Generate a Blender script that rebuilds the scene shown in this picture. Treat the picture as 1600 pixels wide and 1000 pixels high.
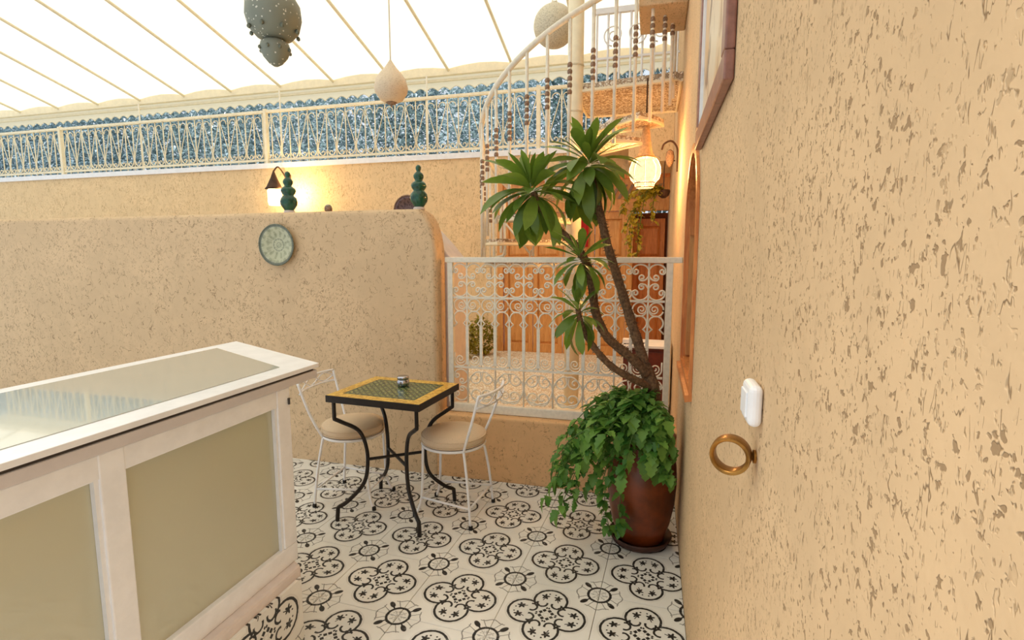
import bpy, math, random
from mathutils import Vector, Matrix
PI = math.pi
rnd = random.Random(7)
for o in list(bpy.data.objects):
    bpy.data.objects.remove(o, do_unlink=True)
scn = bpy.context.scene
COL = scn.collection

# ------------------------------------------------------------------ camera
F, YAW, PITCH, H = 815.0, math.radians(15.0), math.radians(6.9), 1.6
cd = bpy.data.cameras.new('camera')
cd.sensor_fit = 'HORIZONTAL'; cd.sensor_width = 36.0; cd.lens = 36.0 * F / 1600.0
cd.clip_start = 0.02; cd.clip_end = 200
cam = bpy.data.objects.new('camera', cd); COL.objects.link(cam)
cam.location = (0, 0, H); cam.rotation_euler = (PI / 2 - PITCH, 0, YAW)
scn.camera = cam

# ------------------------------------------------------------------ light
w = bpy.data.worlds.new('sky'); scn.world = w; w.use_nodes = True
bg = w.node_tree.nodes['Background']
bg.inputs[0].default_value = (0.82, 0.91, 1.0, 1); bg.inputs[1].default_value = 0.85
sl = bpy.data.lights.new('sun', 'SUN'); sl.energy = 4.9; sl.angle = math.radians(12); sl.color = (1.0, 0.97, 0.93)
sun = bpy.data.objects.new('sun', sl); COL.objects.link(sun)
sun.rotation_euler = (math.radians(28), math.radians(-16), 0)
vs = scn.view_settings
vs.view_transform = 'Standard'; vs.look = 'None'; vs.gamma = 1.0; vs.use_curve_mapping = False
vs.exposure = 0.17

# ------------------------------------------------------------------ pixel rays -> points on known planes
fw = Vector((-math.sin(YAW) * math.cos(PITCH), math.cos(YAW) * math.cos(PITCH), -math.sin(PITCH)))
rt = Vector((math.cos(YAW), math.sin(YAW), 0)); upv = rt.cross(fw)
def ray(px, py): return fw * F + rt * (px - 800) - upv * (py - 500)
def atY(px, py, y): r = ray(px, py); return Vector((0, 0, H)) + r * (y / r.y)
def atZ(px, py, z): r = ray(px, py); return Vector((0, 0, H)) + r * ((z - H) / r.z)
def atX(px, py, x): r = ray(px, py); return Vector((0, 0, H)) + r * (x / r.x)

# ------------------------------------------------------------------ materials
def lin(c):
    c = c / 255.0
    return c / 12.92 if c <= 0.04045 else ((c + 0.055) / 1.055) ** 2.4
def rgb(r, g, b): return (lin(r), lin(g), lin(b), 1)
class N:
    """small expression builder for math nodes"""
    def __init__(s, nt, sock): s.nt = nt; s.s = sock
    def _op(s, op, *a, clamp=False):
        n = s.nt.nodes.new('ShaderNodeMath'); n.operation = op; n.use_clamp = clamp
        for i, v in enumerate((s,) + a):
            if isinstance(v, N): s.nt.links.new(v.s, n.inputs[i])
            else: n.inputs[i].default_value = v
        return N(s.nt, n.outputs[0])
    def __add__(s, o): return s._op('ADD', o)
    def __sub__(s, o): return s._op('SUBTRACT', o)
    def __mul__(s, o): return s._op('MULTIPLY', o)
    def __rsub__(s, o): return (s * -1.0)._op('ADD', o)
    __radd__ = __add__; __rmul__ = __mul__
    def div(s, o): return s._op('DIVIDE', o)
    def abs(s): return s._op('ABSOLUTE')
    def min(s, o): return s._op('MINIMUM', o)
    def max(s, o): return s._op('MAXIMUM', o)
    def sqrt(s): return s._op('SQRT')
    def lt(s, o): return s._op('LESS_THAN', o)
    def gt(s, o): return s._op('GREATER_THAN', o)
    def atan2(s, o): return s._op('ARCTAN2', o)
    def sin(s): return s._op('SINE')
    def cos(s): return s._op('COSINE')
    def clamp(s): return s._op('ADD', 0.0, clamp=True)
    def smooth(s, a, b):
        n = s.nt.nodes.new('ShaderNodeMapRange'); n.interpolation_type = 'SMOOTHSTEP'
        s.nt.links.new(s.s, n.inputs[0]); n.inputs[1].default_value = a; n.inputs[2].default_value = b
        return N(s.nt, n.outputs[0])
def length(a, b): return (a * a + b * b).sqrt()

def newmat(name):
    m = bpy.data.materials.new(name); m.use_nodes = True
    nt = m.node_tree; b = nt.nodes['Principled BSDF']
    return m, nt, b
def coords(nt, kind='Object', scale=(1, 1, 1), rot=(0, 0, 0)):
    tc = nt.nodes.new('ShaderNodeTexCoord'); mp = nt.nodes.new('ShaderNodeMapping')
    mp.inputs['Scale'].default_value = scale; mp.inputs['Rotation'].default_value = rot
    nt.links.new(tc.outputs[kind], mp.inputs[0]); return mp.outputs[0]
def wcoords(nt, scale=(1, 1, 1), rot=(0, 0, 0)):
    g = nt.nodes.new('ShaderNodeNewGeometry'); mp = nt.nodes.new('ShaderNodeMapping')
    mp.inputs['Scale'].default_value = scale; mp.inputs['Rotation'].default_value = rot
    nt.links.new(g.outputs['Position'], mp.inputs[0]); return mp.outputs[0]
def noise(nt, vec, scale, detail=3, rough=0.5, dist=0.0):
    n = nt.nodes.new('ShaderNodeTexNoise'); n.inputs['Scale'].default_value = scale
    n.inputs['Detail'].default_value = detail; n.inputs['Roughness'].default_value = rough
    n.inputs['Distortion'].default_value = dist
    nt.links.new(vec, n.inputs['Vector']); return N(nt, n.outputs['Fac'])
def mixc(nt, fac, a, b):
    n = nt.nodes.new('ShaderNodeMix'); n.data_type = 'RGBA'
    nt.links.new(fac.s, n.inputs[0])
    for i, v in ((6, a), (7, b)):
        if isinstance(v, tuple): n.inputs[i].default_value = v
        else: nt.links.new(v, n.inputs[i])
    return n.outputs[2]
def bump(nt, b, h, strength, dist):
    n = nt.nodes.new('ShaderNodeBump'); n.inputs['Strength'].default_value = strength
    n.inputs['Distance'].default_value = dist
    nt.links.new(h.s, n.inputs['Height']); nt.links.new(n.outputs[0], b.inputs['Normal'])
def plain(name, col, rough=0.5, metal=0.0, var=0.12, vscale=14.0, bmp=0.0, spec=0.5):
    m, nt, b = newmat(name)
    v = coords(nt); n = noise(nt, v, vscale, 4, 0.6)
    dark = tuple(c * (1 - var) for c in col[:3]) + (1,); lite = tuple(min(1, c * (1 + var)) for c in col[:3]) + (1,)
    nt.links.new(mixc(nt, n.smooth(0.3, 0.7), dark, lite), b.inputs['Base Color'])
    b.inputs['Roughness'].default_value = rough; b.inputs['Metallic'].default_value = metal
    b.inputs['Specular IOR Level'].default_value = spec
    if bmp: bump(nt, b, n, bmp, 0.004)
    return m
def stucco(name, col, mark, stretch, rot, dens=0.5, fine=1.0, pits=0.0):
    """trowelled plaster: smooth skin with short torn scratches and pits"""
    m, nt, b = newmat(name)
    p = wcoords(nt); q = wcoords(nt, stretch, rot)
    big = noise(nt, p, 2.2, 3, 0.5); mid = noise(nt, p, 9, 4, 0.6)
    a = noise(nt, q, 17 * fine, 2, 0.5, 0.6); a2 = noise(nt, q, 40 * fine, 2, 0.5, 0.3)
    msk = noise(nt, p, 11 * fine, 3, 0.65)
    s1 = 1.0 - (a - 0.5).abs().smooth(0.0, 0.022)
    s2 = 1.0 - (a2 - 0.5).abs().smooth(0.0, 0.05)
    gate = msk.smooth(dens, dens + 0.07); gate2 = noise(nt, p, 33 * fine, 2).smooth(dens + .02, dens + 0.12)
    scr = (s1 * gate).max(s2 * gate2 * 0.75 * big.smooth(0.35, 0.6)).clamp()
    if pits:
        pn = noise(nt, wcoords(nt, (1, 0.8, 0.75)), pits, 2, 0.6, 0.3); pg = noise(nt, p, 9, 3, 0.6)
        scr = scr.max(pn.smooth(0.60, 0.65) * pg.smooth(0.38, 0.5) * 0.95).clamp()
    c0 = tuple(c * 0.93 for c in col[:3]) + (1,); c1 = tuple(min(1, c * 1.05) for c in col[:3]) + (1,)
    base = mixc(nt, (big * 0.6 + mid * 0.4).smooth(0.35, 0.65), c0, c1)
    nt.links.new(mixc(nt, scr * 0.62, base, mark), b.inputs['Base Color'])
    b.inputs['Roughness'].default_value = 0.85; b.inputs['Specular IOR Level'].default_value = 0.2
    fineN = noise(nt, p, 120, 2)
    bump(nt, b, mid * 0.5 + fineN * 0.08 - scr * 0.7, 0.55, 0.006)
    return m
M = {}
M['wall_front'] = stucco('stucco_front', rgb(220, 190, 152), rgb(112, 80, 54), (1, 1, 0.7), (0, 0.6, 0), 0.48, 1.4)
M['wall_curb'] = stucco('stucco_curb', rgb(230, 184, 134), rgb(120, 76, 40), (1, 1, 0.7), (0, 0.6, 0), 0.51, 1.4)
M['wall_right'] = stucco('stucco_right', rgb(222, 190, 150), rgb(108, 78, 48), (1.3, 1.3, 0.34), (0, 0, 0), 0.54, 3.2, 115)
M['wall_back'] = stucco('stucco_back', rgb(232, 203, 160), rgb(150, 112, 66), (1.3, 1.3, 0.45), (0, 0.2, 0), 0.45, 1.1)
M['white'] = plain('white_paint', rgb(238, 239, 242), 0.45, 0, 0.04)
M['cream'] = plain('cream_paint', rgb(240, 228, 198), 0.5, 0, 0.05)
M['ivory'] = plain('ivory_iron', rgb(238, 230, 212), 0.45, 0, 0.06, 40)
M['iron'] = plain('black_iron', rgb(38, 32, 29), 0.5, 0.3, 0.2, 40, 0.15)
M['whitemetal'] = plain('white_enamel', rgb(244, 243, 244), 0.35, 0, 0.03)
M['cushion'] = plain('cushion_linen', rgb(222, 198, 168), 0.95, 0, 0.05, 180, 0.3, 0.1)
M['rubber'] = plain('rubber', rgb(28, 27, 26), 0.8)
M['greenglaze'] = plain('green_glaze', rgb(30, 78, 58), 0.2, 0, 0.45, 18)
M['terracotta'] = plain('terracotta', rgb(112, 50, 18), 0.3, 0, 0.4, 6, 0.05)
M['saucer'] = plain('saucer_clay', rgb(66, 34, 22), 0.5, 0, 0.25)
M['soil'] = plain('soil', rgb(58, 42, 30), 0.95, 0, 0.4, 60, 0.6)
M['brass'] = plain('aged_brass', rgb(150, 105, 45), 0.35, 0.75, 0.35, 30)
M['bracket'] = plain('rust_iron', rgb(70, 46, 32), 0.6, 0.4, 0.3)
M['bead'] = plain('carved_bead', rgb(142, 114, 92), 0.7, 0, 0.4, 90)
M['silver'] = plain('silver', rgb(190, 190, 198), 0.15, 1.0, 0.1)
M['plaster_lilac'] = plain('pale_plaster', rgb(220, 208, 202), 0.8, 0, 0.05)
M['redcloth'] = plain('red_cloth', rgb(176, 16, 18), 0.8, 0, 0.1)
M['redwood'] = plain('dark_red_wood', rgb(96, 34, 20), 0.5, 0, 0.3)
M['framewood'] = plain('rosy_frame_wood', rgb(150, 104, 90), 0.35, 0, 0.18, 30)
M['grey_slab'] = plain('countertop_apron', rgb(206, 200, 200), 0.5, 0, 0.03)
M['gapdark'] = plain('shadow_gap_strip', rgb(70, 64, 60), 0.7)
M['grout'] = plain('grout', rgb(96, 92, 86), 0.9, 0, 0.15, 30)
M['darkglass'] = plain('green_grey_metal', rgb(112, 118, 104), 0.5, 0.3, 0.3, 60, 0.3)

def wood(name, c0, c1, rough=0.45):
    m, nt, b = newmat(name)
    v = coords(nt, 'Object', (9, 9, 1.1)); n = noise(nt, v, 5, 6, 0.6, 0.8)
    k = noise(nt, coords(nt, 'Object', (3, 3, 2)), 5, 1)
    nt.links.new(mixc(nt, (n.smooth(0.3, 0.7) * 0.8 + k.gt(0.72) * 0.4).clamp(), c1, c0), b.inputs['Base Color'])
    b.inputs['Roughness'].default_value = rough; bump(nt, b, n, 0.1, 0.003)
    return m
M['doorwood'] = wood('honey_wood', rgb(194, 126, 62), rgb(224, 164, 96))
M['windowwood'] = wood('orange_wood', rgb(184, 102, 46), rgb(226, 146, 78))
M['neck'] = plain('aged_tin', rgb(196, 172, 140), 0.5, 0.2, 0.2, 60)
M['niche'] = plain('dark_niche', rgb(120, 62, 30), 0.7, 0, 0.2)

def tile_mat():
    m, nt, b = newmat('encaustic_tile')
    tc = nt.nodes.new('ShaderNodeTexCoord'); sp = nt.nodes.new('ShaderNodeSeparateXYZ')
    nt.links.new(tc.outputs['Object'], sp.inputs[0])
    x = N(nt, sp.outputs[0]) * (1 / 0.42); y = N(nt, sp.outputs[1]) * (1 / 0.42)
    ax = x.abs(); ay = y.abs()
    u = ax.max(ay); v = ax.min(ay)                       # fold to one eighth
    wob = (noise(nt, tc.outputs['Object'], 60, 2) - 0.5) * 0.012
    def line(d, wd): return 1.0 - (d + wob).abs().smooth(wd * 0.75, wd * 1.25)
    def disc(cx, cy, r): return 1.0 - (length(u - cx, v - cy) + wob).smooth(r * 0.9, r * 1.12)
    # four lobes
    d = length(u - 0.235, v) - 0.182
    lobes = line(d, 0.0135)
    lobes = lobes * u.gt(0.155)
    # inner curls from the junction on the diagonal
    curl = line(length(u - 0.172, v - 0.080) - 0.054, 0.0115) * u.lt(0.19)
    junction = disc(0.128, 0.122, 0.021).max(disc(0.158, 0.152, 0.016))
    # clover leaf in each half lobe
    lu = u - 0.292; lv = v - 0.072
    ang = lv.atan2(lu); rr = length(lu, lv)
    clover = 1.0 - (rr - (ang * 5.0).cos() * 0.013 + wob).smooth(0.032, 0.040)
    stem = line((v - 0.072) + (u - 0.26) * 0.4, 0.006) * u.gt(0.222) * u.lt(0.285)
    tip = disc(0.345, 0.035, 0.010)
    # diamonds round the centre
    dia = 1.0 - ((u - 0.062).abs() + (v - 0.028).abs() + wob).smooth(0.022, 0.030)
    dia2 = 1.0 - ((u - 0.105).abs() * 0.8 + (v - 0.012).abs() + wob).smooth(0.010, 0.018)
    # corner rosette
    cu = 0.5 - u; cv = 0.5 - v
    dc = length(cu, cv)
    ring = line(dc - 0.124, 0.0145)
    dg = (cu - cv) * 0.7071; al = (cu + cv) * 0.7071      # along the diagonal away from the corner
    spoke = line(dg, 0.0085) * al.gt(0.125) * al.lt(0.2)
    drop = 1.0 - length((al - 0.210) * 0.55, dg).smooth(0.025, 0.031)
    scallop = line(dc - 0.245 - (cv.atan2(cu) * 9.0).sin() * 0.012, 0.006) * (dg.abs()).gt(0.055)
    rad = line(dg.abs() - 0.062 - (al - 0.13) * 0.22, 0.005) * dc.gt(0.135) * dc.lt(0.25)
    speck = noise(nt, tc.outputs['Object'], 110, 2).smooth(0.5, 0.6) * dc.lt(0.085) * dc.gt(0.012)
    rays = ((cv.atan2(cu) * 8.0).cos()).gt(0.75) * dc.lt(0.095)
    ink = lobes.max(curl).max(junction).max(clover).max(stem).max(tip).max(dia).max(dia2).max(ring).max(spoke).max(drop)
    wear = noise(nt, wcoords(nt), 30, 4, 0.7).smooth(0.2, 0.45)
    ink = ink * (wear * 0.35 + 0.65)
    grey = scallop.max(rad).max(speck * 0.6).max(rays * 0.5) * 0.72
    halo = (1.0 - (d - 0.028).abs().smooth(0.004, 0.012)) * 0.16
    halo = halo.max((1.0 - (length(u - 0.235, v) - 0.182).smooth(-0.02, 0.0)) * 0.07)
    big = noise(nt, wcoords(nt), 3.0, 4, 0.6)
    basec = mixc(nt, big.smooth(0.3, 0.7), rgb(226, 224, 218), rgb(240, 238, 232))
    c = mixc(nt, halo, basec, rgb(120, 112, 98))
    c = mixc(nt, grey, c, rgb(70, 66, 60))
    c = mixc(nt, ink.clamp(), c, rgb(34, 31, 29))
    nt.links.new(c, b.inputs['Base Color'])
    b.inputs['Roughness'].default_value = 0.42; b.inputs['Specular IOR Level'].default_value = 0.35
    return m
M['tile'] = tile_mat()

def pebble_mat(name, cols, scale):
    m, nt, b = newmat(name)
    p = wcoords(nt)
    vo = nt.nodes.new('ShaderNodeTexVoronoi'); vo.inputs['Scale'].default_value = scale; nt.links.new(p, vo.inputs['Vector'])
    ve = nt.nodes.new('ShaderNodeTexVoronoi'); ve.feature = 'DISTANCE_TO_EDGE'; ve.inputs['Scale'].default_value = scale; nt.links.new(p, ve.inputs['Vector'])
    sp = nt.nodes.new('ShaderNodeSeparateColor'); nt.links.new(vo.outputs['Color'], sp.inputs[0])
    e = N(nt, ve.outputs['Distance'])
    c = mixc(nt, N(nt, sp.outputs[0]), cols[0], cols[1])
    c = mixc(nt, N(nt, sp.outputs[1]).gt(0.78) * 0.7, c, cols[2])
    c = mixc(nt, 1.0 - e.smooth(0.03, 0.12), c, cols[3])
    nt.links.new(c, b.inputs['Base Color']); b.inputs['Roughness'].default_value = 0.6
    bump(nt, b, e.smooth(0.0, 0.25), 0.5, 0.006)
    return m
M['mosaic'] = pebble_mat('pebble_floor', (rgb(234, 222, 200), rgb(250, 244, 232), rgb(212, 178, 134), rgb(190, 164, 128)), 34)
M['treadstone'] = pebble_mat('pebble_tread', (rgb(214, 194, 164), rgb(246, 238, 224), rgb(150, 120, 88), rgb(150, 124, 94)), 42)

def mosaic_green():
    m, nt, b = newmat('green_zellige')
    v = coords(nt); sp = nt.nodes.new('ShaderNodeSeparateXYZ'); nt.links.new(v, sp.inputs[0])
    x = N(nt, sp.outputs[0]) * 150.0; y = N(nt, sp.outputs[1]) * 150.0
    a = (x).sin() * (y).sin(); d = ((x + y) * 0.5).sin() * ((x - y) * 0.5).sin()
    n = noise(nt, v, 70, 2)
    c = mixc(nt, a.smooth(-0.1, 0.1), rgb(26, 58, 42), rgb(150, 150, 88))
    c = mixc(nt, d.gt(0.55), c, rgb(34, 62, 84)); c = mixc(nt, n.gt(0.58) * 0.8, c, rgb(40, 84, 58))
    nt.links.new(c, b.inputs['Base Color']); b.inputs['Roughness'].default_value = 0.16
    return m
M['zellige'] = mosaic_green()
def mosaic_yellow():
    m, nt, b = newmat('yellow_mosaic')
    v = coords(nt); vo = nt.nodes.new('ShaderNodeTexVoronoi'); vo.inputs['Scale'].default_value = 75
    nt.links.new(v, vo.inputs['Vector']); sp = nt.nodes.new('ShaderNodeSeparateColor'); nt.links.new(vo.outputs['Color'], sp.inputs[0])
    c = mixc(nt, N(nt, sp.outputs[0]).smooth(0.2, 0.9), rgb(236, 196, 96), rgb(196, 148, 58))
    nt.links.new(c, b.inputs['Base Color']); b.inputs['Roughness'].default_value = 0.3
    return m
M['yellowmosaic'] = mosaic_yellow()
def pierced(name, c0, c1, scale, thr):
    m, nt, b = newmat(name)
    v = coords(nt); vo = nt.nodes.new('ShaderNodeTexVoronoi'); vo.inputs['Scale'].default_value = scale
    nt.links.new(v, vo.inputs['Vector']); d = N(nt, vo.outputs['Distance'])
    nt.links.new(mixc(nt, d.lt(thr), c0, c1), b.inputs['Base Color'])
    b.inputs['Roughness'].default_value = 0.55; b.inputs['Metallic'].default_value = 0.15
    bump(nt, b, d.smooth(thr * 0.6, thr * 1.3), 0.6, 0.004)
    return m
M['teardrop'] = pierced('pierced_tin_beige', rgb(226, 206, 178), rgb(200, 176, 144), 110, 0.28)
M['balltin'] = pierced('pierced_tin_grey', rgb(214, 206, 184), rgb(180, 170, 146), 95, 0.34)
M['darktin'] = pierced('pierced_tin_dark', rgb(132, 136, 122), rgb(224, 222, 208), 46, 0.2)
def glow(name, col, e, base):
    m, nt, b = newmat(name)
    b.inputs['Base Color'].default_value = base
    v = coords(nt); n = noise(nt, v, 60, 3)
    b.inputs['Emission Color'].default_value = col
    nt.links.new((n * 0.6 * e + 0.7 * e).s, b.inputs['Emission Strength'])
    return m
M['lampglow'] = glow('lit_glass', (1.0, 0.80, 0.46, 1), 2.6, rgb(255, 240, 205))
def shade_mat():
    m = bpy.data.materials.new('lit_lantern_glass'); m.use_nodes = True; nt = m.node_tree
    for n in list(nt.nodes): nt.nodes.remove(n)
    out = nt.nodes.new('ShaderNodeOutputMaterial'); em = nt.nodes.new('ShaderNodeEmission'); tp = nt.nodes.new('ShaderNodeBsdfTransparent')
    v = coords(nt); n = noise(nt, v, 40, 3)
    em.inputs[0].default_value = (1.0, 0.78, 0.42, 1); nt.links.new((n * 1.3 + 0.75).s, em.inputs[1])
    mx = nt.nodes.new('ShaderNodeMixShader'); mx.inputs[0].default_value = 0.6
    nt.links.new(tp.outputs[0], mx.inputs[1]); nt.links.new(em.outputs[0], mx.inputs[2]); nt.links.new(mx.outputs[0], out.inputs[0])
    return m
M['lanternglass'] = shade_mat()
M['sconceglow'] = glow('lit_sconce_glass', (1.0, 0.74, 0.36, 1), 3.0, rgb(255, 230, 190))
def fabric():
    m = bpy.data.materials.new('awning_fabric'); m.use_nodes = True; nt = m.node_tree
    for n in list(nt.nodes): nt.nodes.remove(n)
    out = nt.nodes.new('ShaderNodeOutputMaterial'); mix = nt.nodes.new('ShaderNodeMixShader')
    d = nt.nodes.new('ShaderNodeBsdfDiffuse'); t = nt.nodes.new('ShaderNodeBsdfTranslucent')
    n = noise(nt, wcoords(nt), 0.7, 2)
    c = mixc(nt, n, rgb(252, 242, 216), rgb(254, 247, 228))
    nt.links.new(c, d.inputs[0]); nt.links.new(c, t.inputs[0])
    mix.inputs[0].default_value = 0.62
    nt.links.new(d.outputs[0], mix.inputs[1]); nt.links.new(t.outputs[0], mix.inputs[2]); nt.links.new(mix.outputs[0], out.inputs[0])
    return m
M['fabric'] = fabric()
M['rib'] = plain('awning_rib', rgb(222, 212, 184), 0.6, 0, 0.05)
def leafmat(name, c0, c1, rough=0.35, trans=0.25):
    m = bpy.data.materials.new(name); m.use_nodes = True; nt = m.node_tree
    b = nt.nodes['Principled BSDF']; out = nt.nodes['Material Output']
    oi = nt.nodes.new('ShaderNodeObjectInfo'); g = nt.nodes.new('ShaderNodeNewGeometry')
    f = (N(nt, oi.outputs['Random']) * 0.5 + N(nt, g.outputs['Random Per Island']) * 0.6 + noise(nt, wcoords(nt), 30, 2) * 0.3 - 0.2).clamp()
    c = mixc(nt, f, c0, c1)
    nt.links.new(c, b.inputs['Base Color']); b.inputs['Roughness'].default_value = rough
    t = nt.nodes.new('ShaderNodeBsdfTranslucent'); nt.links.new(c, t.inputs[0])
    mx = nt.nodes.new('ShaderNodeMixShader'); mx.inputs[0].default_value = trans
    nt.links.new(b.outputs[0], mx.inputs[1]); nt.links.new(t.outputs[0], mx.inputs[2]); nt.links.new(mx.outputs[0], out.inputs[0])
    return m
M['palmleaf'] = leafmat('palm_leaf', rgb(54, 88, 30), rgb(146, 176, 66), 0.35, 0.32)
M['herbleaf'] = leafmat('herb_leaf', rgb(52, 112, 40), rgb(150, 194, 88), 0.45, 0.36)
M['vineleaf'] = leafmat('vine_leaf', rgb(120, 120, 30), rgb(180, 164, 56), 0.5)
M['treeleaf'] = leafmat('tree_leaf', rgb(50, 90, 90), rgb(192, 214, 222), 0.3, 0.3)  # pale blue end puts sky glints and sky gaps into the leaf colour
M['bark'] = plain('spiny_bark', rgb(112, 84, 56), 0.85, 0, 0.45, 70, 0.8)
M['stem'] = plain('green_stem', rgb(72, 104, 44), 0.6)
M['trunk'] = plain('tree_trunk', rgb(70, 60, 50), 0.9, 0, 0.3)
def picture_mat():
    m, nt, b = newmat('faded_print')
    v = coords(nt, 'Object', (1, 1, 0.5)); n = noise(nt, v, 7, 4, 0.6, 1.0); n2 = noise(nt, v, 3, 2)
    c = mixc(nt, n.smooth(0.52, 0.62), rgb(232, 214, 186), rgb(120, 96, 84))
    c = mixc(nt, n2.smooth(0.5, 0.7), c, rgb(222, 176, 116))
    nt.links.new(c, b.inputs['Base Color']); b.inputs['Roughness'].default_value = 0.3
    return m
M['print'] = picture_mat()
def plate_mat(name, ca, cb, cr, scale):
    m, nt, b = newmat(name)
    tc = nt.nodes.new('ShaderNodeTexCoord'); sp = nt.nodes.new('ShaderNodeSeparateXYZ'); nt.links.new(tc.outputs['Object'], sp.inputs[0])
    x = N(nt, sp.outputs[0]); z = N(nt, sp.outputs[2]); r = length(x, z); a = z.atan2(x)
    n = noise(nt, tc.outputs['Object'], scale, 3, 0.6)
    pet = ((a * 12.0).cos() * (r * scale * 2.2).sin()).smooth(0.1, 0.4) * r.gt(0.035)
    c = mixc(nt, (pet * 0.6 + n.smooth(0.5, 0.6) * 0.5).clamp(), ca, cb)
    ln = (1 - (r - 0.045).abs().smooth(0.0015, 0.003)).max(1 - (r - 0.018).abs().smooth(0.001, 0.003)).max(r.gt(0.136))
    c = mixc(nt, ln * 0.8, c, cr)
    nt.links.new(c, b.inputs['Base Color']); b.inputs['Roughness'].default_value = 0.3
    return m
M['plate'] = plate_mat('celadon_plate', rgb(192, 192, 160), rgb(150, 152, 122), rgb(112, 118, 108), 26)
M['plate2'] = plate_mat('plum_plate', rgb(120, 92, 88), rgb(60, 38, 40), rgb(84, 58, 58), 60)
def glass(name, col, rough=0.15):
    m, nt, b = newmat(name)
    n = noise(nt, coords(nt), 3, 2)
    nt.links.new(mixc(nt, n, col, tuple(c * .92 for c in col[:3]) + (1,)), b.inputs['Base Color'])
    b.inputs['Roughness'].default_value = rough; b.inputs['Coat Weight'].default_value = 0.6
    return m
M['frosted'] = glass('frosted_glass', rgb(196, 194, 170), 0.25)
M['insetglass'] = glass('inset_glass', rgb(196, 200, 192), 0.08)
M['paneglass'] = glass('dim_glass', rgb(90, 52, 30), 0.08)

# ------------------------------------------------------------------ mesh builders
class MB:
    def __init__(s): s.v = []; s.f = []
    def add(s, vs_, fs):
        k = len(s.v); s.v += [Vector(p) for p in vs_]; s.f += [tuple(i + k for i in f) for f in fs]; return s
    def box(s, a, b):
        x0, y0, z0 = a; x1, y1, z1 = b
        return s.add([(x0, y0, z0), (x1, y0, z0), (x1, y1, z0), (x0, y1, z0), (x0, y0, z1), (x1, y0, z1), (x1, y1, z1), (x0, y1, z1)],
                     [(0, 3, 2, 1), (4, 5, 6, 7), (0, 1, 5, 4), (1, 2, 6, 5), (2, 3, 7, 6), (3, 0, 4, 7)])
    def prism(s, poly, axis, a, b):
        """polygon (2D) extruded along axis from a to b"""
        def P(p, t):
            return {'x': (t, p[0], p[1]), 'y': (p[0], t, p[1]), 'z': (p[0], p[1], t)}[axis]
        n = len(poly)
        area = sum(poly[i][0] * poly[(i + 1) % n][1] - poly[(i + 1) % n][0] * poly[i][1] for i in range(n))
        if (area < 0) != (axis == 'y'): poly = poly[::-1]
        vs_ = [P(p, a) for p in poly] + [P(p, b) for p in poly]
        fs = [tuple(range(n))[::-1], tuple(range(n, 2 * n))] + [(i, (i + 1) % n, (i + 1) % n + n, i + n) for i in range(n)]
        return s.add(vs_, fs)
    def tube(s, pts, r, seg=8, closed=False, cap=True, flat=None):
        pts = [Vector(p) for p in pts]; n = len(pts)
        rs = r if isinstance(r, (list, tuple)) else [r] * n
        up = None; rings = []
        for i in range(n):
            if closed: t = pts[(i + 1) % n] - pts[i - 1]
            else: t = pts[min(i + 1, n - 1)] - pts[max(i - 1, 0)]
            t.normalize()
            if up is None:
                up = Vector((0, 1, 0)) if abs(t.y) < 0.9 else Vector((1, 0, 0))
            sd = t.cross(up)
            if sd.length < 1e-5: sd = t.orthogonal()
            sd.normalize(); up = sd.cross(t).normalized()
            k = (flat or 1.0)
            rings.append([pts[i] + sd * math.cos(2 * PI * j / seg) * rs[i] + up * math.sin(2 * PI * j / seg) * rs[i] * k for j in range(seg)])
        vs_ = [p for rg in rings for p in rg]; fs = []
        for i in range(n if closed else n - 1):
            a = i * seg; b = ((i + 1) % n) * seg
            for j in range(seg):
                fs.append((a + j, a + (j + 1) % seg, b + (j + 1) % seg, b + j))
        if not closed and cap:
            fs.append(tuple(range(seg))[::-1]); fs.append(tuple(range((n - 1) * seg, n * seg)))
        return s.add(vs_, fs)
    def lathe(s, prof, c=(0, 0, 0), seg=24, axis='z', caps=True):
        vs_ = []; fs = []; c = Vector(c)
        for (r, h) in prof:
            for j in range(seg):
                a = 2 * PI * j / seg; x = r * math.cos(a); y = r * math.sin(a)
                p = {'z': (x, y, h), 'y': (x, h, -y), 'x': (h, x, y)}[axis]
                vs_.append(c + Vector(p))
        n = len(prof)
        for i in range(n - 1):
            for j in range(seg):
                fs.append((i * seg + j, i * seg + (j + 1) % seg, (i + 1) * seg + (j + 1) % seg, (i + 1) * seg + j))
        if caps:
            fs.append(tuple(range(seg))[::-1]); fs.append(tuple(range((n - 1) * seg, n * seg)))
        return s.add(vs_, fs)
    def xf(s, mtx): s.v = [mtx @ p for p in s.v]; return s
    def mesh(s, name, smooth=False):
        me = bpy.data.meshes.new(name); me.from_pydata([tuple(p) for p in s.v], [], s.f)
        if smooth:
            me.polygons.foreach_set('use_smooth', [True] * len(me.polygons))
        me.update(); return me

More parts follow.
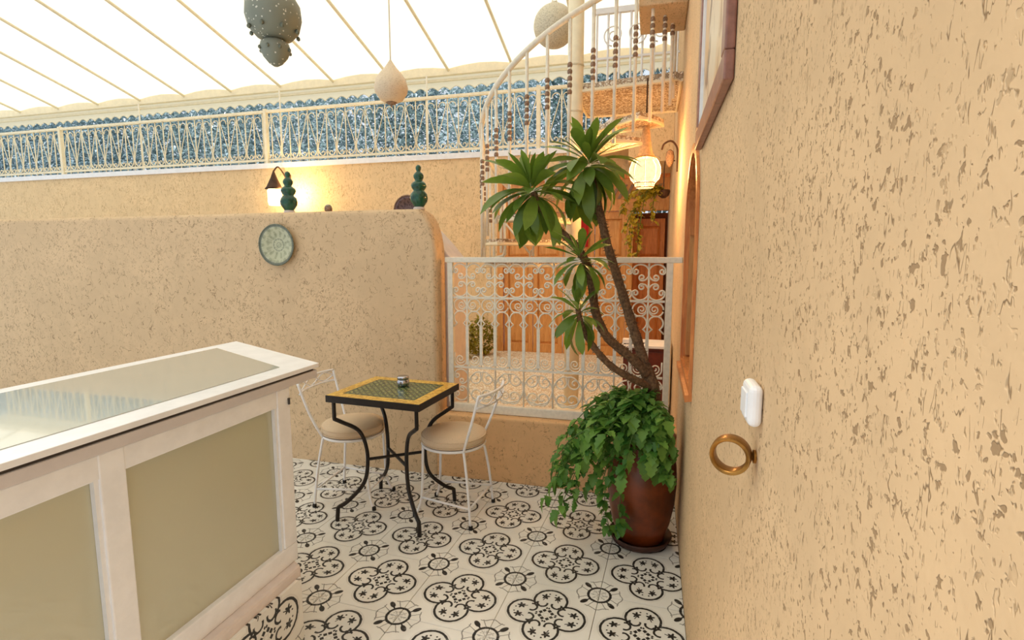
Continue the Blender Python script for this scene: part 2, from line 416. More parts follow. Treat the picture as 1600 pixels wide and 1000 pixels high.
def link(o): COL.objects.link(o); return o
def tag(o, label=None, cat=None, group=None, kind=None):
    if label: o['label'] = label
    if cat: o['category'] = cat
    if group: o['group'] = group
    if kind: o['kind'] = kind
    return o
def thing(name, label, cat, loc=(0, 0, 0), rz=0, group=None):
    o = link(bpy.data.objects.new(name, None)); o.location = loc; o.rotation_euler = (0, 0, rz)
    o.empty_display_size = 0.05
    return tag(o, label, cat, group)
def raw(name, me, mat, parent=None, loc=(0, 0, 0), rot=(0, 0, 0)):
    """object from a mesh already in the local space of its parent"""
    o = link(bpy.data.objects.new(name, me))
    if mat and not me.materials: me.materials.append(M[mat] if isinstance(mat, str) else mat)
    o.location = loc; o.rotation_euler = rot
    if parent: o.parent = parent
    return o
def root_origin(p):
    t = Vector((0, 0, 0))
    while p: t += Vector(p.location); p = p.parent
    return t
def part(name, mb, mat, parent, smooth=False, bevel=0.0, seg=2):
    """mesh given in WORLD coordinates, put under an unrotated parent; origin at its own centre"""
    o0 = root_origin(parent) if parent else Vector((0, 0, 0))
    lo = Vector([min(p[i] for p in mb.v) for i in range(3)]); hi = Vector([max(p[i] for p in mb.v) for i in range(3)])
    c = Vector(((lo.x + hi.x) / 2, (lo.y + hi.y) / 2, lo.z))
    mb.v = [p - c for p in mb.v]
    o = raw(name, mb.mesh(name, smooth), mat, parent, c - o0)
    if bevel: addbevel(o, bevel, seg)
    return o
def addbevel(o, wd, seg=2):
    b = o.modifiers.new('bevel', 'BEVEL'); b.width = wd; b.segments = seg; b.limit_method = 'ANGLE'; b.angle_limit = math.radians(40)
    b.harden_normals = False
    return o
def local(name, mb, mat, parent, smooth=False, bevel=0.0):
    o = raw(name, mb.mesh(name, smooth), mat, parent)
    if bevel: addbevel(o, bevel)
    return o
def struct(name, mb, mat, label, smooth=False, bevel=0.0, seg=2):
    return tag(part(name, mb, mat, None, smooth, bevel, seg), label, None, None, 'structure')
def copy_tree(o, parent=None):
    c = link(o.copy()); c.parent = parent
    for ch in list(o.children): copy_tree(ch, c)
    return c
def arcpts(cx, cz, r, a0, a1, n, y=0.0, rz=None):
    rz = rz or r
    return [(cx + r * math.cos(math.radians(a0 + (a1 - a0) * i / n)), y, cz + rz * math.sin(math.radians(a0 + (a1 - a0) * i / n))) for i in range(n + 1)]
def spiral(cx, cz, r0, r1, a0, a1, n, y=0.0):
    out = []
    for i in range(n + 1):
        t = i / n; a = math.radians(a0 + (a1 - a0) * t); r = r0 + (r1 - r0) * t
        out.append((cx + r * math.cos(a), y, cz + r * math.sin(a)))
    return out
def cr(pts, n=6):
    """Catmull-Rom through points"""
    P = [Vector(p) for p in pts]; out = []
    for i in range(len(P) - 1):
        p0 = P[max(i - 1, 0)]; p1 = P[i]; p2 = P[i + 1]; p3 = P[min(i + 2, len(P) - 1)]
        for k in range(n):
            t = k / n
            out.append(0.5 * ((2 * p1) + (p2 - p0) * t + (2 * p0 - 5 * p1 + 4 * p2 - p3) * t * t + (3 * p1 - p0 - 3 * p2 + p3) * t ** 3))
    out.append(P[-1]); return out

WX = 0.187        # plane of the right-hand wall
WY = 3.43         # plane of the front wall
WB = 7.15         # plane of the back wall
ZP = 0.25         # patio floor behind the railing
ZT = 3.02         # terrace level

# ================================================================== STRUCTURE
# ---- tiled floor
TS = 0.42; TROT = math.radians(-2.7); TO = Vector((-0.196, 2.339))
floor = struct('floor', MB().box((-6.6, -1.2, -0.14), (WX + 0.25, WY + 0.02, -0.012)), 'grout', 'patterned black and white tiled floor of the courtyard')
def clip(poly, nx, ny, c):
    out = []
    for i in range(len(poly)):
        a = poly[i]; b = poly[(i + 1) % len(poly)]
        da = nx * a[0] + ny * a[1] - c; db = nx * b[0] + ny * b[1] - c
        if da <= 0: out.append(a)
        if (da < 0) != (db < 0):
            t = da / (da - db); out.append((a[0] + (b[0] - a[0]) * t, a[1] + (b[1] - a[1]) * t))
    return out
def tile_mesh(poly, th=0.012):
    mb = MB(); n = len(poly); cx = sum(p[0] for p in poly) / n; cy = sum(p[1] for p in poly) / n
    ins = [(cx + (p[0] - cx) * 0.992, cy + (p[1] - cy) * 0.992) for p in poly]
    vs_ = [(p[0], p[1], -th) for p in poly] + [(p[0], p[1], -0.0015) for p in poly] + [(p[0], p[1], 0) for p in ins]
    fs = [tuple(range(2 * n, 3 * n))]
    for k in (0, n):
        fs += [(k + i, k + (i + 1) % n, k + n + (i + 1) % n, k + n + i) for i in range(n)]
    return mb.add(vs_, fs)
hs = TS / 2 - 0.0012
sq = [(-hs, -hs), (hs, -hs), (hs, hs), (-hs, hs)]
full_tile = tile_mesh(sq).mesh('tile'); full_tile.materials.append(M['tile'])
cT, sT = math.cos(TROT), math.sin(TROT)
fo = root_origin(floor)
for i in range(-17, 2):
    for j in range(-7, 4):
        lx, ly = (i + 0.5) * TS, (j + 0.5) * TS
        c = Vector((TO.x + cT * lx - sT * ly, TO.y + sT * lx + cT * ly))
        wp = [(c.x + cT * p[0] - sT * p[1], c.y + sT * p[0] + cT * p[1]) for p in sq]
        if max(p[0] for p in wp) < -6.6 or max(p[1] for p in wp) < -0.6: continue
        if min(p[0] for p in wp) < -6.6: continue
        q = clip(clip(wp, 1, 0, WX - 0.001), 0, 1, WY - 0.001)
        if len(q) < 3: continue
        inside = all(p[0] <= WX - 0.001 and p[1] <= WY - 0.001 for p in wp)
        if inside: me = full_tile
        else:
            lp = [((p[0] - c.x) * cT + (p[1] - c.y) * sT, -(p[0] - c.x) * sT + (p[1] - c.y) * cT) for p in q]
            if max(p[0] for p in lp) - min(p[0] for p in lp) < 0.01 or max(p[1] for p in lp) - min(p[1] for p in lp) < 0.01: continue
            me = tile_mesh(lp).mesh('tile'); me.materials.append(M['tile'])
        raw('tile', me, None, floor, Vector((c.x, c.y, rnd.uniform(-0.0008, 0))) - fo, (0, 0, TROT))

# ---- front half wall with rounded shoulder, curb under the railing
xe = -1.475
half = [(-6.6, -0.1), (xe, -0.1), (xe, 1.60)] + [(xe - 0.15 + 0.15 * math.cos(a), 1.60 + 0.337 * math.sin(a)) for a in [PI / 2 * k / 10 for k in range(1, 11)]] + [(-6.6, 1.937)]
struct('wall_front', MB().prism(half, 'y', WY, WY + 0.19), 'wall_front', 'beige scratched plaster half wall with a rounded shoulder', bevel=0.035, seg=4)
struct('wall_curb', MB().box((xe - 0.03, WY + 0.004, -0.1), (WX + 0.03, WY + 0.186, 0.47)), 'wall_curb', 'low orange-beige plaster curb under the white railing', bevel=0.02, seg=3)
struct('wall_stair', MB().prism([(-2.7, ZP), (-1.42, ZP), (-1.42, 1.57), (-1.53, 1.70), (-1.68, 1.855), (-2.7, 1.855)], 'y', WY + 0.195, WY + 0.50), 'plaster_lilac', 'pale plaster stair parapet sloping down behind the half wall', bevel=0.01)
struct('floor_patio', MB().box((-12.6, WY + 0.2, 0), (WX - 0.001, WB + 0.6, ZP)), 'mosaic', 'pale pebble mosaic floor behind the white railing')

# ---- right wall with the arched window opening
y0, y1, zs, zsp, rise = 2.42, 3.17, 1.0, 1.74, 0.38
ym, hw_ = (y0 + y1) / 2, (y1 - y0) / 2
ztop, ya, yb = 5.0, -1.2, WB + 0.6
mb = MB()
mb.add([(WX, ya, 0), (WX, y0, 0), (WX, y0, ztop), (WX, ya, ztop)], [(0, 1, 2, 3)])
mb.add([(WX, y1, 0), (WX, yb, 0), (WX, yb, ztop), (WX, y1, ztop)], [(0, 1, 2, 3)])
mb.add([(WX, y0, 0), (WX, y1, 0), (WX, y1, zs), (WX, y0, zs)], [(0, 1, 2, 3)])
NA = 20
arch = []
for k in range(NA + 1):
    t = PI * (1 - k / NA); arch.append((ym + hw_ * math.cos(t), zsp + rise * (math.sin(t) ** 0.9 if math.sin(t) > 0 else 0)))
for k in range(NA):
    a, b = arch[k], arch[k + 1]
    mb.add([(WX, a[0], a[1]), (WX, b[0], b[1]), (WX, b[0], ztop), (WX, a[0], ztop)], [(0, 1, 2, 3)])
hole = [(y0, zs), (y1, zs), (y1, zsp)] + arch[::-1][1:-1] + [(y0, zsp)]
for k in range(len(hole)):
    a, b = hole[k], hole[(k + 1) % len(hole)]
    mb.add([(WX, a[0], a[1]), (WX, b[0], b[1]), (WX + 0.2, b[0], b[1]), (WX + 0.2, a[0], a[1])], [(0, 1, 2, 3)])
mb.add([(WX + 0.24, ya, 0), (WX + 0.24, yb, 0), (WX + 0.24, yb, ztop), (WX + 0.24, ya, ztop), (WX, ya, 0), (WX, yb, 0), (WX, yb, ztop), (WX, ya, ztop)],
       [(0, 1, 2, 3), (4, 0, 3, 7), (5, 1, 2, 6), (7, 3, 2, 6), (4, 5, 1, 0)])
struct('wall_right', mb, 'wall_right', 'warm beige stucco wall with short vertical pitting')

def band(path, off0, off1, xa, xb):
    """closed 2D path (y,z): ring between two inward offsets, extruded xa..xb"""
    n = len(path); ctr = (sum(p[0] for p in path) / n, sum(p[1] for p in path) / n)
    def offs(d):
        out = []
        for i in range(n):
            p, q, r = Vector(path[i - 1]), Vector(path[i]), Vector(path[(i + 1) % n])
            e1 = (q - p).normalized(); e2 = (r - q).normalized()
            n1 = Vector((-e1.y, e1.x)); n2 = Vector((-e2.y, e2.x)); nn = n1 + n2
            if nn.length < 1e-6: nn = n1
            nn.normalize(); k = d / max(0.4, nn.dot(n1)); out.append(q + nn * k)
        return out
    A, B = offs(off0), offs(off1); mb = MB()
    vs_ = [(xa, *p) for p in A] + [(xa, *p) for p in B] + [(xb, *p) for p in A] + [(xb, *p) for p in B]; fs = []
    for i in range(n):
        j = (i + 1) % n
        fs += [(i, j, n + j, n + i), (2 * n + i, 3 * n + i, 3 * n + j, 2 * n + j), (i, 2 * n + i, 2 * n + j, j), (n + i, n + j, 3 * n + j, 3 * n + i)]
    return mb.add(vs_, fs)
win = tag(thing('window_1', 'arched orange wooden window set in the stucco wall', None, (WX, ym, zs)), kind='structure')
part('casing', band(hole, -0.028, 0.016, WX - 0.014, WX - 0.001), 'windowwood', win)
part('frame', band(hole, 0.001, 0.03, WX - 0.001, WX + 0.19), 'windowwood', win)
part('shutter', MB().box((WX + 0.012, y1 - 0.055, zs + 0.04), (WX + 0.15, y1 - 0.032, zsp - 0.02)), 'doorwood', win)
part('rail', MB().box((WX + 0.01, y1 - 0.075, zsp - 0.02), (WX + 0.16, y1 - 0.032, zsp + 0.03)), 'windowwood', win)
part('pane', MB().prism([(p[0], p[1]) for p in hole], 'x', WX + 0.165, WX + 0.172), 'paneglass', win)
part('sill', MB().prism([(WX - 0.03, zs - 0.045), (WX + 0.19, zs - 0.005), (WX + 0.19, zs + 0.03), (WX - 0.03, zs - 0.015)], 'y', y0 - 0.03, y1 + 0.03), 'windowwood', win)

# ---- back wall, terrace slab and ledge
XD0 = -2.13
struct('wall_back', MB().box((-12.6, WB, ZP), (XD0, WB + 0.22, ZT - 0.04)).box((XD0, WB, 2.70), (WX - 0.001, WB + 0.22, ZT - 0.04)), 'wall_back', 'yellow-beige stucco wall under the upper terrace')
struct('floor_terrace', MB().box((-14.2, WB + 0.06, ZT - 0.14), (WX - 0.001, 11.5, ZT)), 'cream', 'upper terrace slab above the back wall')
struct('trim_1', MB().box((-12.6, WB - 0.03, ZT - 0.04), (-0.33, WB + 0.055, ZT + 0.035)), 'white', 'white ledge along the top of the back wall')
# plaster mass at the end of the terrace, its left end falling in a slope
zb = 2.66
struct('wall_alcove', MB().prism([(atY(925, 215, 6.2).x, 2.93), (-0.294, 3.276), (WX - 0.002, 3.276), (WX - 0.002, zb), (-0.30, zb), (-0.30, 2.90), (atY(925, 215, 6.2).x, 2.90)], 'y', 6.2, WB - 0.04), 'wall_back', 'plaster block with a sloping edge beside the terrace railing')
struct('trim_2', MB().prism([(atY(925, 215, 6.19).x, 2.93), (-0.294, 3.276), (-0.294, 3.31), (atY(925, 215, 6.19).x - 0.02, 2.965)], 'y', 6.15, 6.5), 'white', 'white sloping edge strip on the plaster block')
bm_ = MB().box((-0.15, 4.0, 3.345), (WX - 0.001, 4.5, 3.72))
beam = struct('trim_3', bm_, 'wall_right', 'beige boxed beam high against the stucco wall', bevel=0.01)
part('moulding', MB().box((-0.07, 3.975, 3.39), (WX - 0.004, 3.998, 3.43)), 'cream', beam)
part('corbel', MB().box((0.09, 3.93, 3.36), (WX - 0.002, 3.972, 3.72)), 'cream', beam)

# ---- panelled doors in the back wall
def door_leaf(name, xa, xb, y, za, zb, mat, label):
    d = tag(thing(name, label, None, ((xa + xb) / 2, y, za)), kind='structure')
    sw = 0.062
    part('stile', MB().box((xa, y, za), (xa + sw, y + 0.045, zb)), mat, d, bevel=0.004)
    part('stile', MB().box((xb - sw, y, za), (xb, y + 0.045, zb)), mat, d, bevel=0.004)
    cuts = [za, za + 0.62, za + 1.02, zb]
    rails = [(za, za + 0.13), (za + 0.60, za + 0.69), (za + 1.27, za + 1.36), (zb - 0.10, zb)]
    for a, b in rails: part('rail', MB().box((xa + sw, y + 0.001, a), (xb - sw, y + 0.044, b)), mat, d, bevel=0.004)
    for k in range(3):
        a, b = rails[k][1], rails[k + 1][0]
        mbp = MB(); x0_, x1_ = xa + sw, xb - sw; g = 0.035
        mbp.add([(x0_, y + 0.03, a), (x1_, y + 0.03, a), (x1_, y + 0.03, b), (x0_, y + 0.03, b),
                 (x0_ + g, y + 0.012, a + g), (x1_ - g, y + 0.012, a + g), (x1_ - g, y + 0.012, b - g), (x0_ + g, y + 0.012, b - g),
                 (x0_, y + 0.04, a), (x1_, y + 0.04, a), (x1_, y + 0.04, b), (x0_, y + 0.04, b)],
                [(4, 5, 6, 7), (0, 1, 5, 4), (1, 2, 6, 5), (2, 3, 7, 6), (3, 0, 4, 7), (8, 11, 10, 9)])
        part('panel', mbp, mat, d)
    return d
zD = 2.20
lab = ['honey wood panelled door leaf next to the stucco wall', 'honey wood panelled door leaf behind the white stair bracket',
       'honey wood panelled door leaf with red cloth at its edge', 'honey wood panelled door leaf beside the shaded niche']
xs = [XD0 + 0.09 + k * 0.425 for k in range(5)]
for k in range(4):
    door_leaf('door_%d' % (k + 1), xs[k] + 0.004, xs[k + 1] - 0.004, WB + 0.02, ZP, zD, 'doorwood', lab[k])
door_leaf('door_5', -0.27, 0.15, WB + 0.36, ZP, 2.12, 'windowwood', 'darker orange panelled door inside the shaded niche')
fr = tag(thing('trim_4', 'wooden door casing with carved lintel in the back wall', None, (-1.0, WB, ZP)), kind='structure')
part('jamb', MB().box((XD0 + 0.002, WB - 0.02, ZP), (XD0 + 0.085, WB + 0.12, 2.70)), 'doorwood', fr, bevel=0.004)
part('jamb', MB().box((xs[4], WB - 0.02, ZP), (xs[4] + 0.08, WB + 0.5, 2.20)), 'doorwood', fr, bevel=0.004)
part('lintel', MB().box((XD0 + 0.087, WB + 0.02, 2.205), (WX - 0.003, WB + 0.14, 2.698)), 'doorwood', fr)
part('lintel_rail', MB().box((XD0 + 0.087, WB - 0.015, 2.62), (WX - 0.003, WB + 0.018, 2.698)), 'windowwood', fr)
part('lintel_rail', MB().box((XD0 + 0.087, WB - 0.015, 2.205), (xs[4] + 0.08, WB + 0.018, 2.27)), 'doorwood', fr)
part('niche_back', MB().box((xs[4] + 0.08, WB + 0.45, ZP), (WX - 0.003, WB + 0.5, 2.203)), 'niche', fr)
sl0 = MB().prism([(-0.02, -0.09), (0.02, -0.09), (0.11, 0.09), (0.07, 0.09)], 'y', -0.012, 0.012).mesh('slat'); sl0.materials.append(M['bead'])
for k in range(24):
    x = XD0 + 0.16 + k * 0.089
    if x + 0.12 < WX: raw('slat', sl0, None, fr, Vector((x, WB + 0.008, 2.45)) - root_origin(fr))

# ---- translucent awning
def zA(y): return 4.47 + (8.0 - y) * 0.268
aw = thing('awning', 'large cream fabric awning with ribs and a scalloped valance', 'awning', (-5.0, 8.0, zA(8.0)))
ribx = [-2.14 + 1.02 * k for k in range(-12, 3)]
edges = ribx + [WX - 0.01]
YN = -3.0
for k in range(len(edges) - 1):
    xa, xb = edges[k], edges[k + 1]; vs_ = []; fs = []
    for r in range(7):
        y = 8.0 + (YN - 8.0) * r / 6
        for c in range(5):
            t = c / 4; vs_.append((xa + (xb - xa) * t, y, zA(y) + 0.02 + 0.05 * math.sin(PI * t)))
    for r in range(6):
        for c in range(4): a = r * 5 + c; fs.append((a, a + 1, a + 6, a + 5))
    part('fabric_panel', MB().add(vs_, fs), 'fabric', aw, smooth=True)
    # valance below the front beam
    ns = 5; bot = []
    for s_ in range(ns):
        for q in range(6):
            t = (s_ + q / 6) / ns; bot.append((xa + (xb - xa) * t, 4.205 + 0.055 * math.sin(PI * q / 6)))
    bot.append((xb, 4.205)); nb = len(bot)
    vs_ = [(p[0], 8.04, p[1]) for p in bot] + [(p[0], 8.04, 4.42) for p in bot]
    part('valance', MB().add(vs_, [(i, i + 1, nb + i + 1, nb + i) for i in range(nb - 1)]), 'fabric', aw)
    part('braid', MB().tube([(p[0], 8.03, p[1]) for p in bot], 0.006, 5), 'rib', aw)
for x in ribx:
    part('rib', MB().tube([(x, 8.0, zA(8.0)), (x, YN, zA(YN))], 0.022, 8), 'rib', aw)
part('front_beam', MB().box((edges[0], 7.96, 4.41), (edges[-1], 8.03, 4.56)), 'cream', aw, bevel=0.01)
part('trim_strip', MB().box((edges[0], 7.985, 4.33), (edges[-1], 8.02, 4.365)), 'rib', aw)
for x in (ribx[8], ribx[11] - 0.35, ribx[5]):
    part('post', MB().tube([(x, 7.93, ZT), (x, 7.93, 4.41)], 0.014, 8), 'ivory', aw)

# ================================================================== RAILINGS
def T(pts, r=0.0055, seg=6): return MB().tube(pts, r, seg)
# ---- scrolled railing on the curb
RY = 3.53
rail = thing('scroll_railing', 'white wrought iron railing of scrolls and keyhole arches on the curb', 'railing', (-0.65, RY, 0.47))
RX0, RX1 = -1.385, 0.085
NC = 14; cw = (RX1 - RX0) / NC
ro = root_origin(rail)
part('top_rail', MB().box((RX0 - 0.055, RY - 0.022, 1.56), (WX - 0.002, RY + 0.022, 1.598)), 'ivory', rail, bevel=0.004)
part('bottom_rail', MB().box((RX0 - 0.03, RY - 0.03, 0.472), (WX - 0.03, RY + 0.03, 0.535)), 'ivory', rail, bevel=0.005)
for x in (RX0 - 0.018, RX1 + 0.025):
    part('post', MB().box((x - 0.02, RY - 0.02, 0.535), (x + 0.02, RY + 0.02, 1.56)), 'ivory', rail, bevel=0.003)
for z in (1.31, 0.80):
    part('cross_bar', MB().box((RX0, RY - 0.006, z - 0.007), (RX1, RY + 0.006, z + 0.007)), 'ivory', rail)
def proto(name, mbs, mat='ivory', smooth=True):
    me = mbs.mesh(name, smooth); me.materials.append(M[mat]); return me
def flipx(mb):
    n = MB(); n.v = [Vector((-p.x, p.y, p.z)) for p in mb.v]; n.f = [f[::-1] for f in mb.f]; return n
def flipz(mb):
    n = MB(); n.v = [Vector((p.x, p.y, -p.z)) for p in mb.v]; n.f = [f[::-1] for f in mb.f]; return n
# corner C-scroll, quadrant centre at origin, back of the C towards upper left
def c_scroll(R, r):
    s1 = spiral(0.33 * R, 0.62 * R, 0.12 * R, 0.36 * R, -500, -60 + 90, 16)
    body = arcpts(0, 0, R, 42, 228, 16)
    s2 = spiral(-0.62 * R + 0.3 * R, -0.5 * R, 0.38 * R, 0.12 * R, 230, 640, 16)
    a = [(0.18 * R + 0.42 * R * math.cos(math.radians(t)) * k, 0, 0.5 * R + 0.42 * R * math.sin(math.radians(t)) * k) for t, k in [(-560 + 26 * i, 0.25 + 0.75 * i / 22) for i in range(23)]]
    b = [(-0.5 * R + 0.42 * R * math.cos(math.radians(t)) * k, 0, -0.18 * R + 0.42 * R * math.sin(math.radians(t)) * k) for t, k in [(280 + 26 * i, 1.0 - 0.75 * i / 22) for i in range(23)]]
    # a ends heading up into the body; body runs counter-clockwise; b curls in
    body = arcpts(0, 0, R, 30, 240, 18)
    a2 = [p for p in spiral(R * 0.56, R * 0.16, R * 0.12, R * 0.40, -430, -20 + 50, 18)]
    b2 = [p for p in spiral(-R * 0.16, -R * 0.56, R * 0.40, R * 0.12, 240, 690, 18)]
    return T(a2[:-1] + body + b2[1:], r)
cs = c_scroll(0.055, 0.0055)
TL = proto('scroll', cs); TR = proto('scroll', flipx(cs)); BL = proto('scroll', flipz(cs)); BR = proto('scroll', flipx(flipz(cs)))
ring = proto('scroll_ring', T(arcpts(0, 0, 0.046, 0, 345, 20), 0.005))
volL = proto('volute', T(spiral(-0.012, 0, 0.007, 0.034, 720, 120, 26), 0.0045))
volR = proto('volute', T(spiral(0.012, 0, 0.034, 0.007, 60, -540, 26), 0.0045))
hshoe = T([(-0.053, 0, -0.07), (-0.022, 0, -0.038)] + arcpts(0, 0.0, 0.047, 232, -52, 20) + [(0.022, 0, -0.038), (0.053, 0, -0.07)], 0.0052)
arch_me = proto('keyhole_arch', hshoe)
wide = proto('flat_bar', MB().box((-0.011, -0.005, 0.82), (0.011, 0.005, 1.10)), smooth=False)
bar_long = proto('bar', T([(0, 0, 0.535), (0, 0, 1.56)], 0.0065), smooth=True)
bar_short = proto('bar', T([(0, 0, 0.80), (0, 0, 1.16)], 0.0055), smooth=True)
ujoin = proto('lower_curl', T([(-0.047, 0, 0.10)] + arcpts(0, 0.05, 0.047, 180, 360, 14) + [(0.047, 0, 0.10)], 0.005))
ucurl = proto('volute', T(spiral(0.004, 0.055, 0.036, 0.006, 200, 760, 26), 0.0045))
ucurlR = proto('volute', flipx(T(spiral(0.004, 0.055, 0.036, 0.006, 200, 760, 26), 0.0045)))
big = T(spiral(0.052, 0.055, 0.008, 0.05, 640, 130, 22)[:-1] + cr([(0.02, 0, 0.095), (-0.035, 0, 0.10), (-0.085, 0, 0.05), (-0.10, 0, -0.01), (-0.07, 0, -0.085), (-0.01, 0, -0.105)], 5)[1:] + spiral(0.035, -0.065, 0.058, 0.010, 215, 700, 22)[1:], 0.0055)
bigL = proto('large_scroll', big); bigR = proto('large_scroll', flipx(big))
def put(me, x, z, name=None, dy=0.0): return raw(name or me.name.split('.')[0], me, None, rail, Vector((x, RY + dy, z)) - ro)
for k in range(NC + 1):
    x = RX0 + k * cw
    if 0 < k < NC:
        put(bar_long if k % 2 == 1 else bar_short, x, 0)
        put(wide, x, 0, dy=-0.002)
for k in range(NC):
    x = RX0 + (k + 0.5) * cw
    left = (k % 2 == 1)              # cells run between odd bars
    put(TL if left else TR, x, 1.31 + 0.186)
    put(BL if left else BR, x, 1.31 + 0.062)
    put(ring, x, 1.255); put(volL if left else volR, x, 1.255)
    put(arch_me, x, 1.165)
    put(ujoin, x, 0.805); put(ucurl if left else ucurlR, x, 0.805)
    if k in (0, NC - 1):
        put(TL if left else TR, x, 0.728); put(BL if left else BR, x, 0.606)
    elif left: put(bigL, x + cw / 2 - 0.002, 0.668); put(bigR, x + cw / 2 + 0.002, 0.668)

# ---- terrace railing above the back wall
TY = WB + 0.02
tr = thing('terrace_railing', 'long cream railing with lyre scrolls above the back wall', 'railing', (-6.0, TY, ZT + 0.035))
to = root_origin(tr)
zr0, zr1 = ZT + 0.035, 3.86
part('top_rail', MB().box((-12.4, TY - 0.025, zr1 - 0.04), (-0.33, TY + 0.025, zr1)), 'cream', tr, bevel=0.006)
part('bottom_rail', MB().box((-12.4, TY - 0.015, zr0 + 0.04), (-0.33, TY + 0.015, zr0 + 0.07)), 'cream', tr)
balm = proto('baluster', T([(0, 0, 0), (0, 0, zr1 - 0.04 - zr0)], 0.009, 6), 'cream')
hb = zr1 - 0.04 - zr0; sp_ = 0.163
armR = T(spiral(0.085, 0.12, 0.012, 0.045, 560, 215, 16)[:-1] + cr([(0.055, 0, 0.09), (0.012, 0, 0.20), (sp_ * 0.55, 0, hb * 0.62), (sp_ - 0.02, 0, hb * 0.86)], 6) + arcpts(sp_ * 0.55, hb * 0.86, 0.055, 10, 195, 12)[1:], 0.0062)
armR_me = proto('lyre_scroll', armR, 'cream'); armL_me = proto('lyre_scroll', flipx(armR), 'cream')
cup = proto('scroll_hook', T(arcpts(0, 0.14, 0.06, 180, 360, 12), 0.006), 'cream')
nbal = int(12.0 / sp_)
for k in range(nbal + 1):
    x = -0.42 - k * sp_
    raw('baluster', balm, None, tr, Vector((x, TY, zr0)) - to)
    if k % 2 == 0:
        raw('lyre_scroll', armR_me, None, tr, Vector((x, TY - 0.004, zr0)) - to)
        raw('lyre_scroll', armL_me, None, tr, Vector((x, TY - 0.004, zr0)) - to)
    raw('scroll_hook', cup, None, tr, Vector((x - sp_ / 2, TY - 0.004, zr0)) - to)
for x in (-1.55, -5.9, -10.2):
    part('post', MB().box((x - 0.025, TY - 0.03, zr0), (x + 0.025, TY + 0.03, zr1 + 0.02)), 'cream', tr)

# ================================================================== SPIRAL STAIRCASE
SC = Vector((-0.67, 4.55)); SR = 0.79
st = thing('spiral_staircase', 'cream spiral staircase with pebble treads and beaded balusters', 'staircase', (SC.x, SC.y, ZP))
part('pole', MB().lathe([(0.066, ZP), (0.066, 4.7)], (SC.x, SC.y, 0), 20), 'cream', st, smooth=True)
for z in (2.80, 3.17, 2.2):
    part('collar', MB().lathe([(0.067, z), (0.071, z + 0.003), (0.071, z + 0.012), (0.067, z + 0.015)], (SC.x, SC.y, 0), 20, caps=False), 'rib', st)
part('base_plate', MB().lathe([(0.14, ZP), (0.14, ZP + 0.015), (0.09, ZP + 0.03)], (SC.x, SC.y, 0), 24), 'cream', st)
def pol(phi, r, z): a = math.radians(phi); return Vector((SC.x + r * math.cos(a), SC.y + r * math.sin(a), z))
def zt(phi): return 1.57 + (phi - 180) * 0.0078
def zh(phi): return zt(phi) + 0.92
for k in range(7):
    ph = 178 + k * 23
    z = zt(ph)
    poly = []
    for a in range(5): p = pol(ph + a * 25 / 4, SR - 0.03, 0); poly.append((p.x, p.y))
    for a in (25, 0): p = pol(ph + a, 0.064, 0); poly.append((p.x, p.y))
    t_ = part('tread', MB().prism(poly, 'z', z - 0.03, z + 0.01), 'treadstone', st)
    pts = [(p[0], p[1], z - 0.03) for p in poly]
    part('tread_frame', MB().tube(pts, 0.014, 6, closed=True), 'cream', st)
land = [pol(-8, 0.066, 0), pol(-8, SR + 0.01, 0), Vector((WX - 0.002, SC.y - 0.1, 0)), Vector((WX - 0.002, 5.35, 0)), Vector((SC.x + 0.02, 5.35, 0)), pol(90, 0.066, 0)]
land = [(min(p.x, WX - 0.003), p.y) for p in land]
part('landing', MB().prism(land, 'z', ZT - 0.05, ZT + 0.01), 'treadstone', st)
part('landing_frame', MB().tube([(p[0] - 0.012, p[1], ZT - 0.05) for p in land], 0.016, 6, closed=True), 'cream', st)
hr = [pol(p, SR, zh(p)) for p in range(150, 373, 4)]
hr = [p for p in hr if p.x < WX - 0.03]
part('handrail', MB().tube([pol(146, SR + 0.02, zh(146) - 0.28), pol(148, SR, zh(146) - 0.1)] + hr, 0.021, 10), 'ivory', st, smooth=True)
bead_me = MB().lathe([(0.009, 0)] + [p for i in range(5) for p in ((0.010, i * 0.045), (0.0175, i * 0.045 + 0.014), (0.0175, i * 0.045 + 0.028), (0.010, i * 0.045 + 0.042))] + [(0.009, 0.225)], (0, 0, 0), 8).mesh('bead_twist', True)
bead_me.materials.append(M['bead'])
so = root_origin(st)
for k in range(17):
    ph = 172 + k * 11.5
    p0 = pol(ph, SR, zt(ph) - 0.1); p1 = pol(ph, SR, zh(ph))
    if p0.x > WX - 0.04: continue
    b = part('baluster', MB().tube([p0, p1], 0.0125, 8), 'ivory', st, smooth=True)
    bb = raw('bead_twist', bead_me, None, b, Vector((0, 0, 0.50)))
# bracket frame at the foot of the flight
fy = 4.42
def fp(px, py): return atY(px, py, fy)
for a, b in (((771, 312), (772, 400)), ((783, 310), (783, 395)), ((788, 300), (789, 398))):
    part('foot_post', MB().tube([fp(*a), fp(*b)], 0.013, 8), 'ivory', st)
part('foot_bar', MB().tube([fp(789, 343), fp(840, 343)], 0.019, 8), 'ivory', st)
part('foot_bar', MB().tube(cr([fp(766, 405), fp(780, 402), fp(787, 399), fp(789, 390)], 4), 0.016, 8), 'ivory', st)
part('brace', MB().tube([fp(789, 348), fp(828, 396)], 0.009, 8), 'ivory', st)
part('brace', MB().tube([fp(838, 343), fp(832, 400)], 0.011, 8), 'ivory', st)
part('hook', MB().tube(arcpts(fp(831, 398).x, fp(831, 400).z, 0.017, 0, 350, 16, fy, 0.05), 0.007, 6), 'ivory', st)

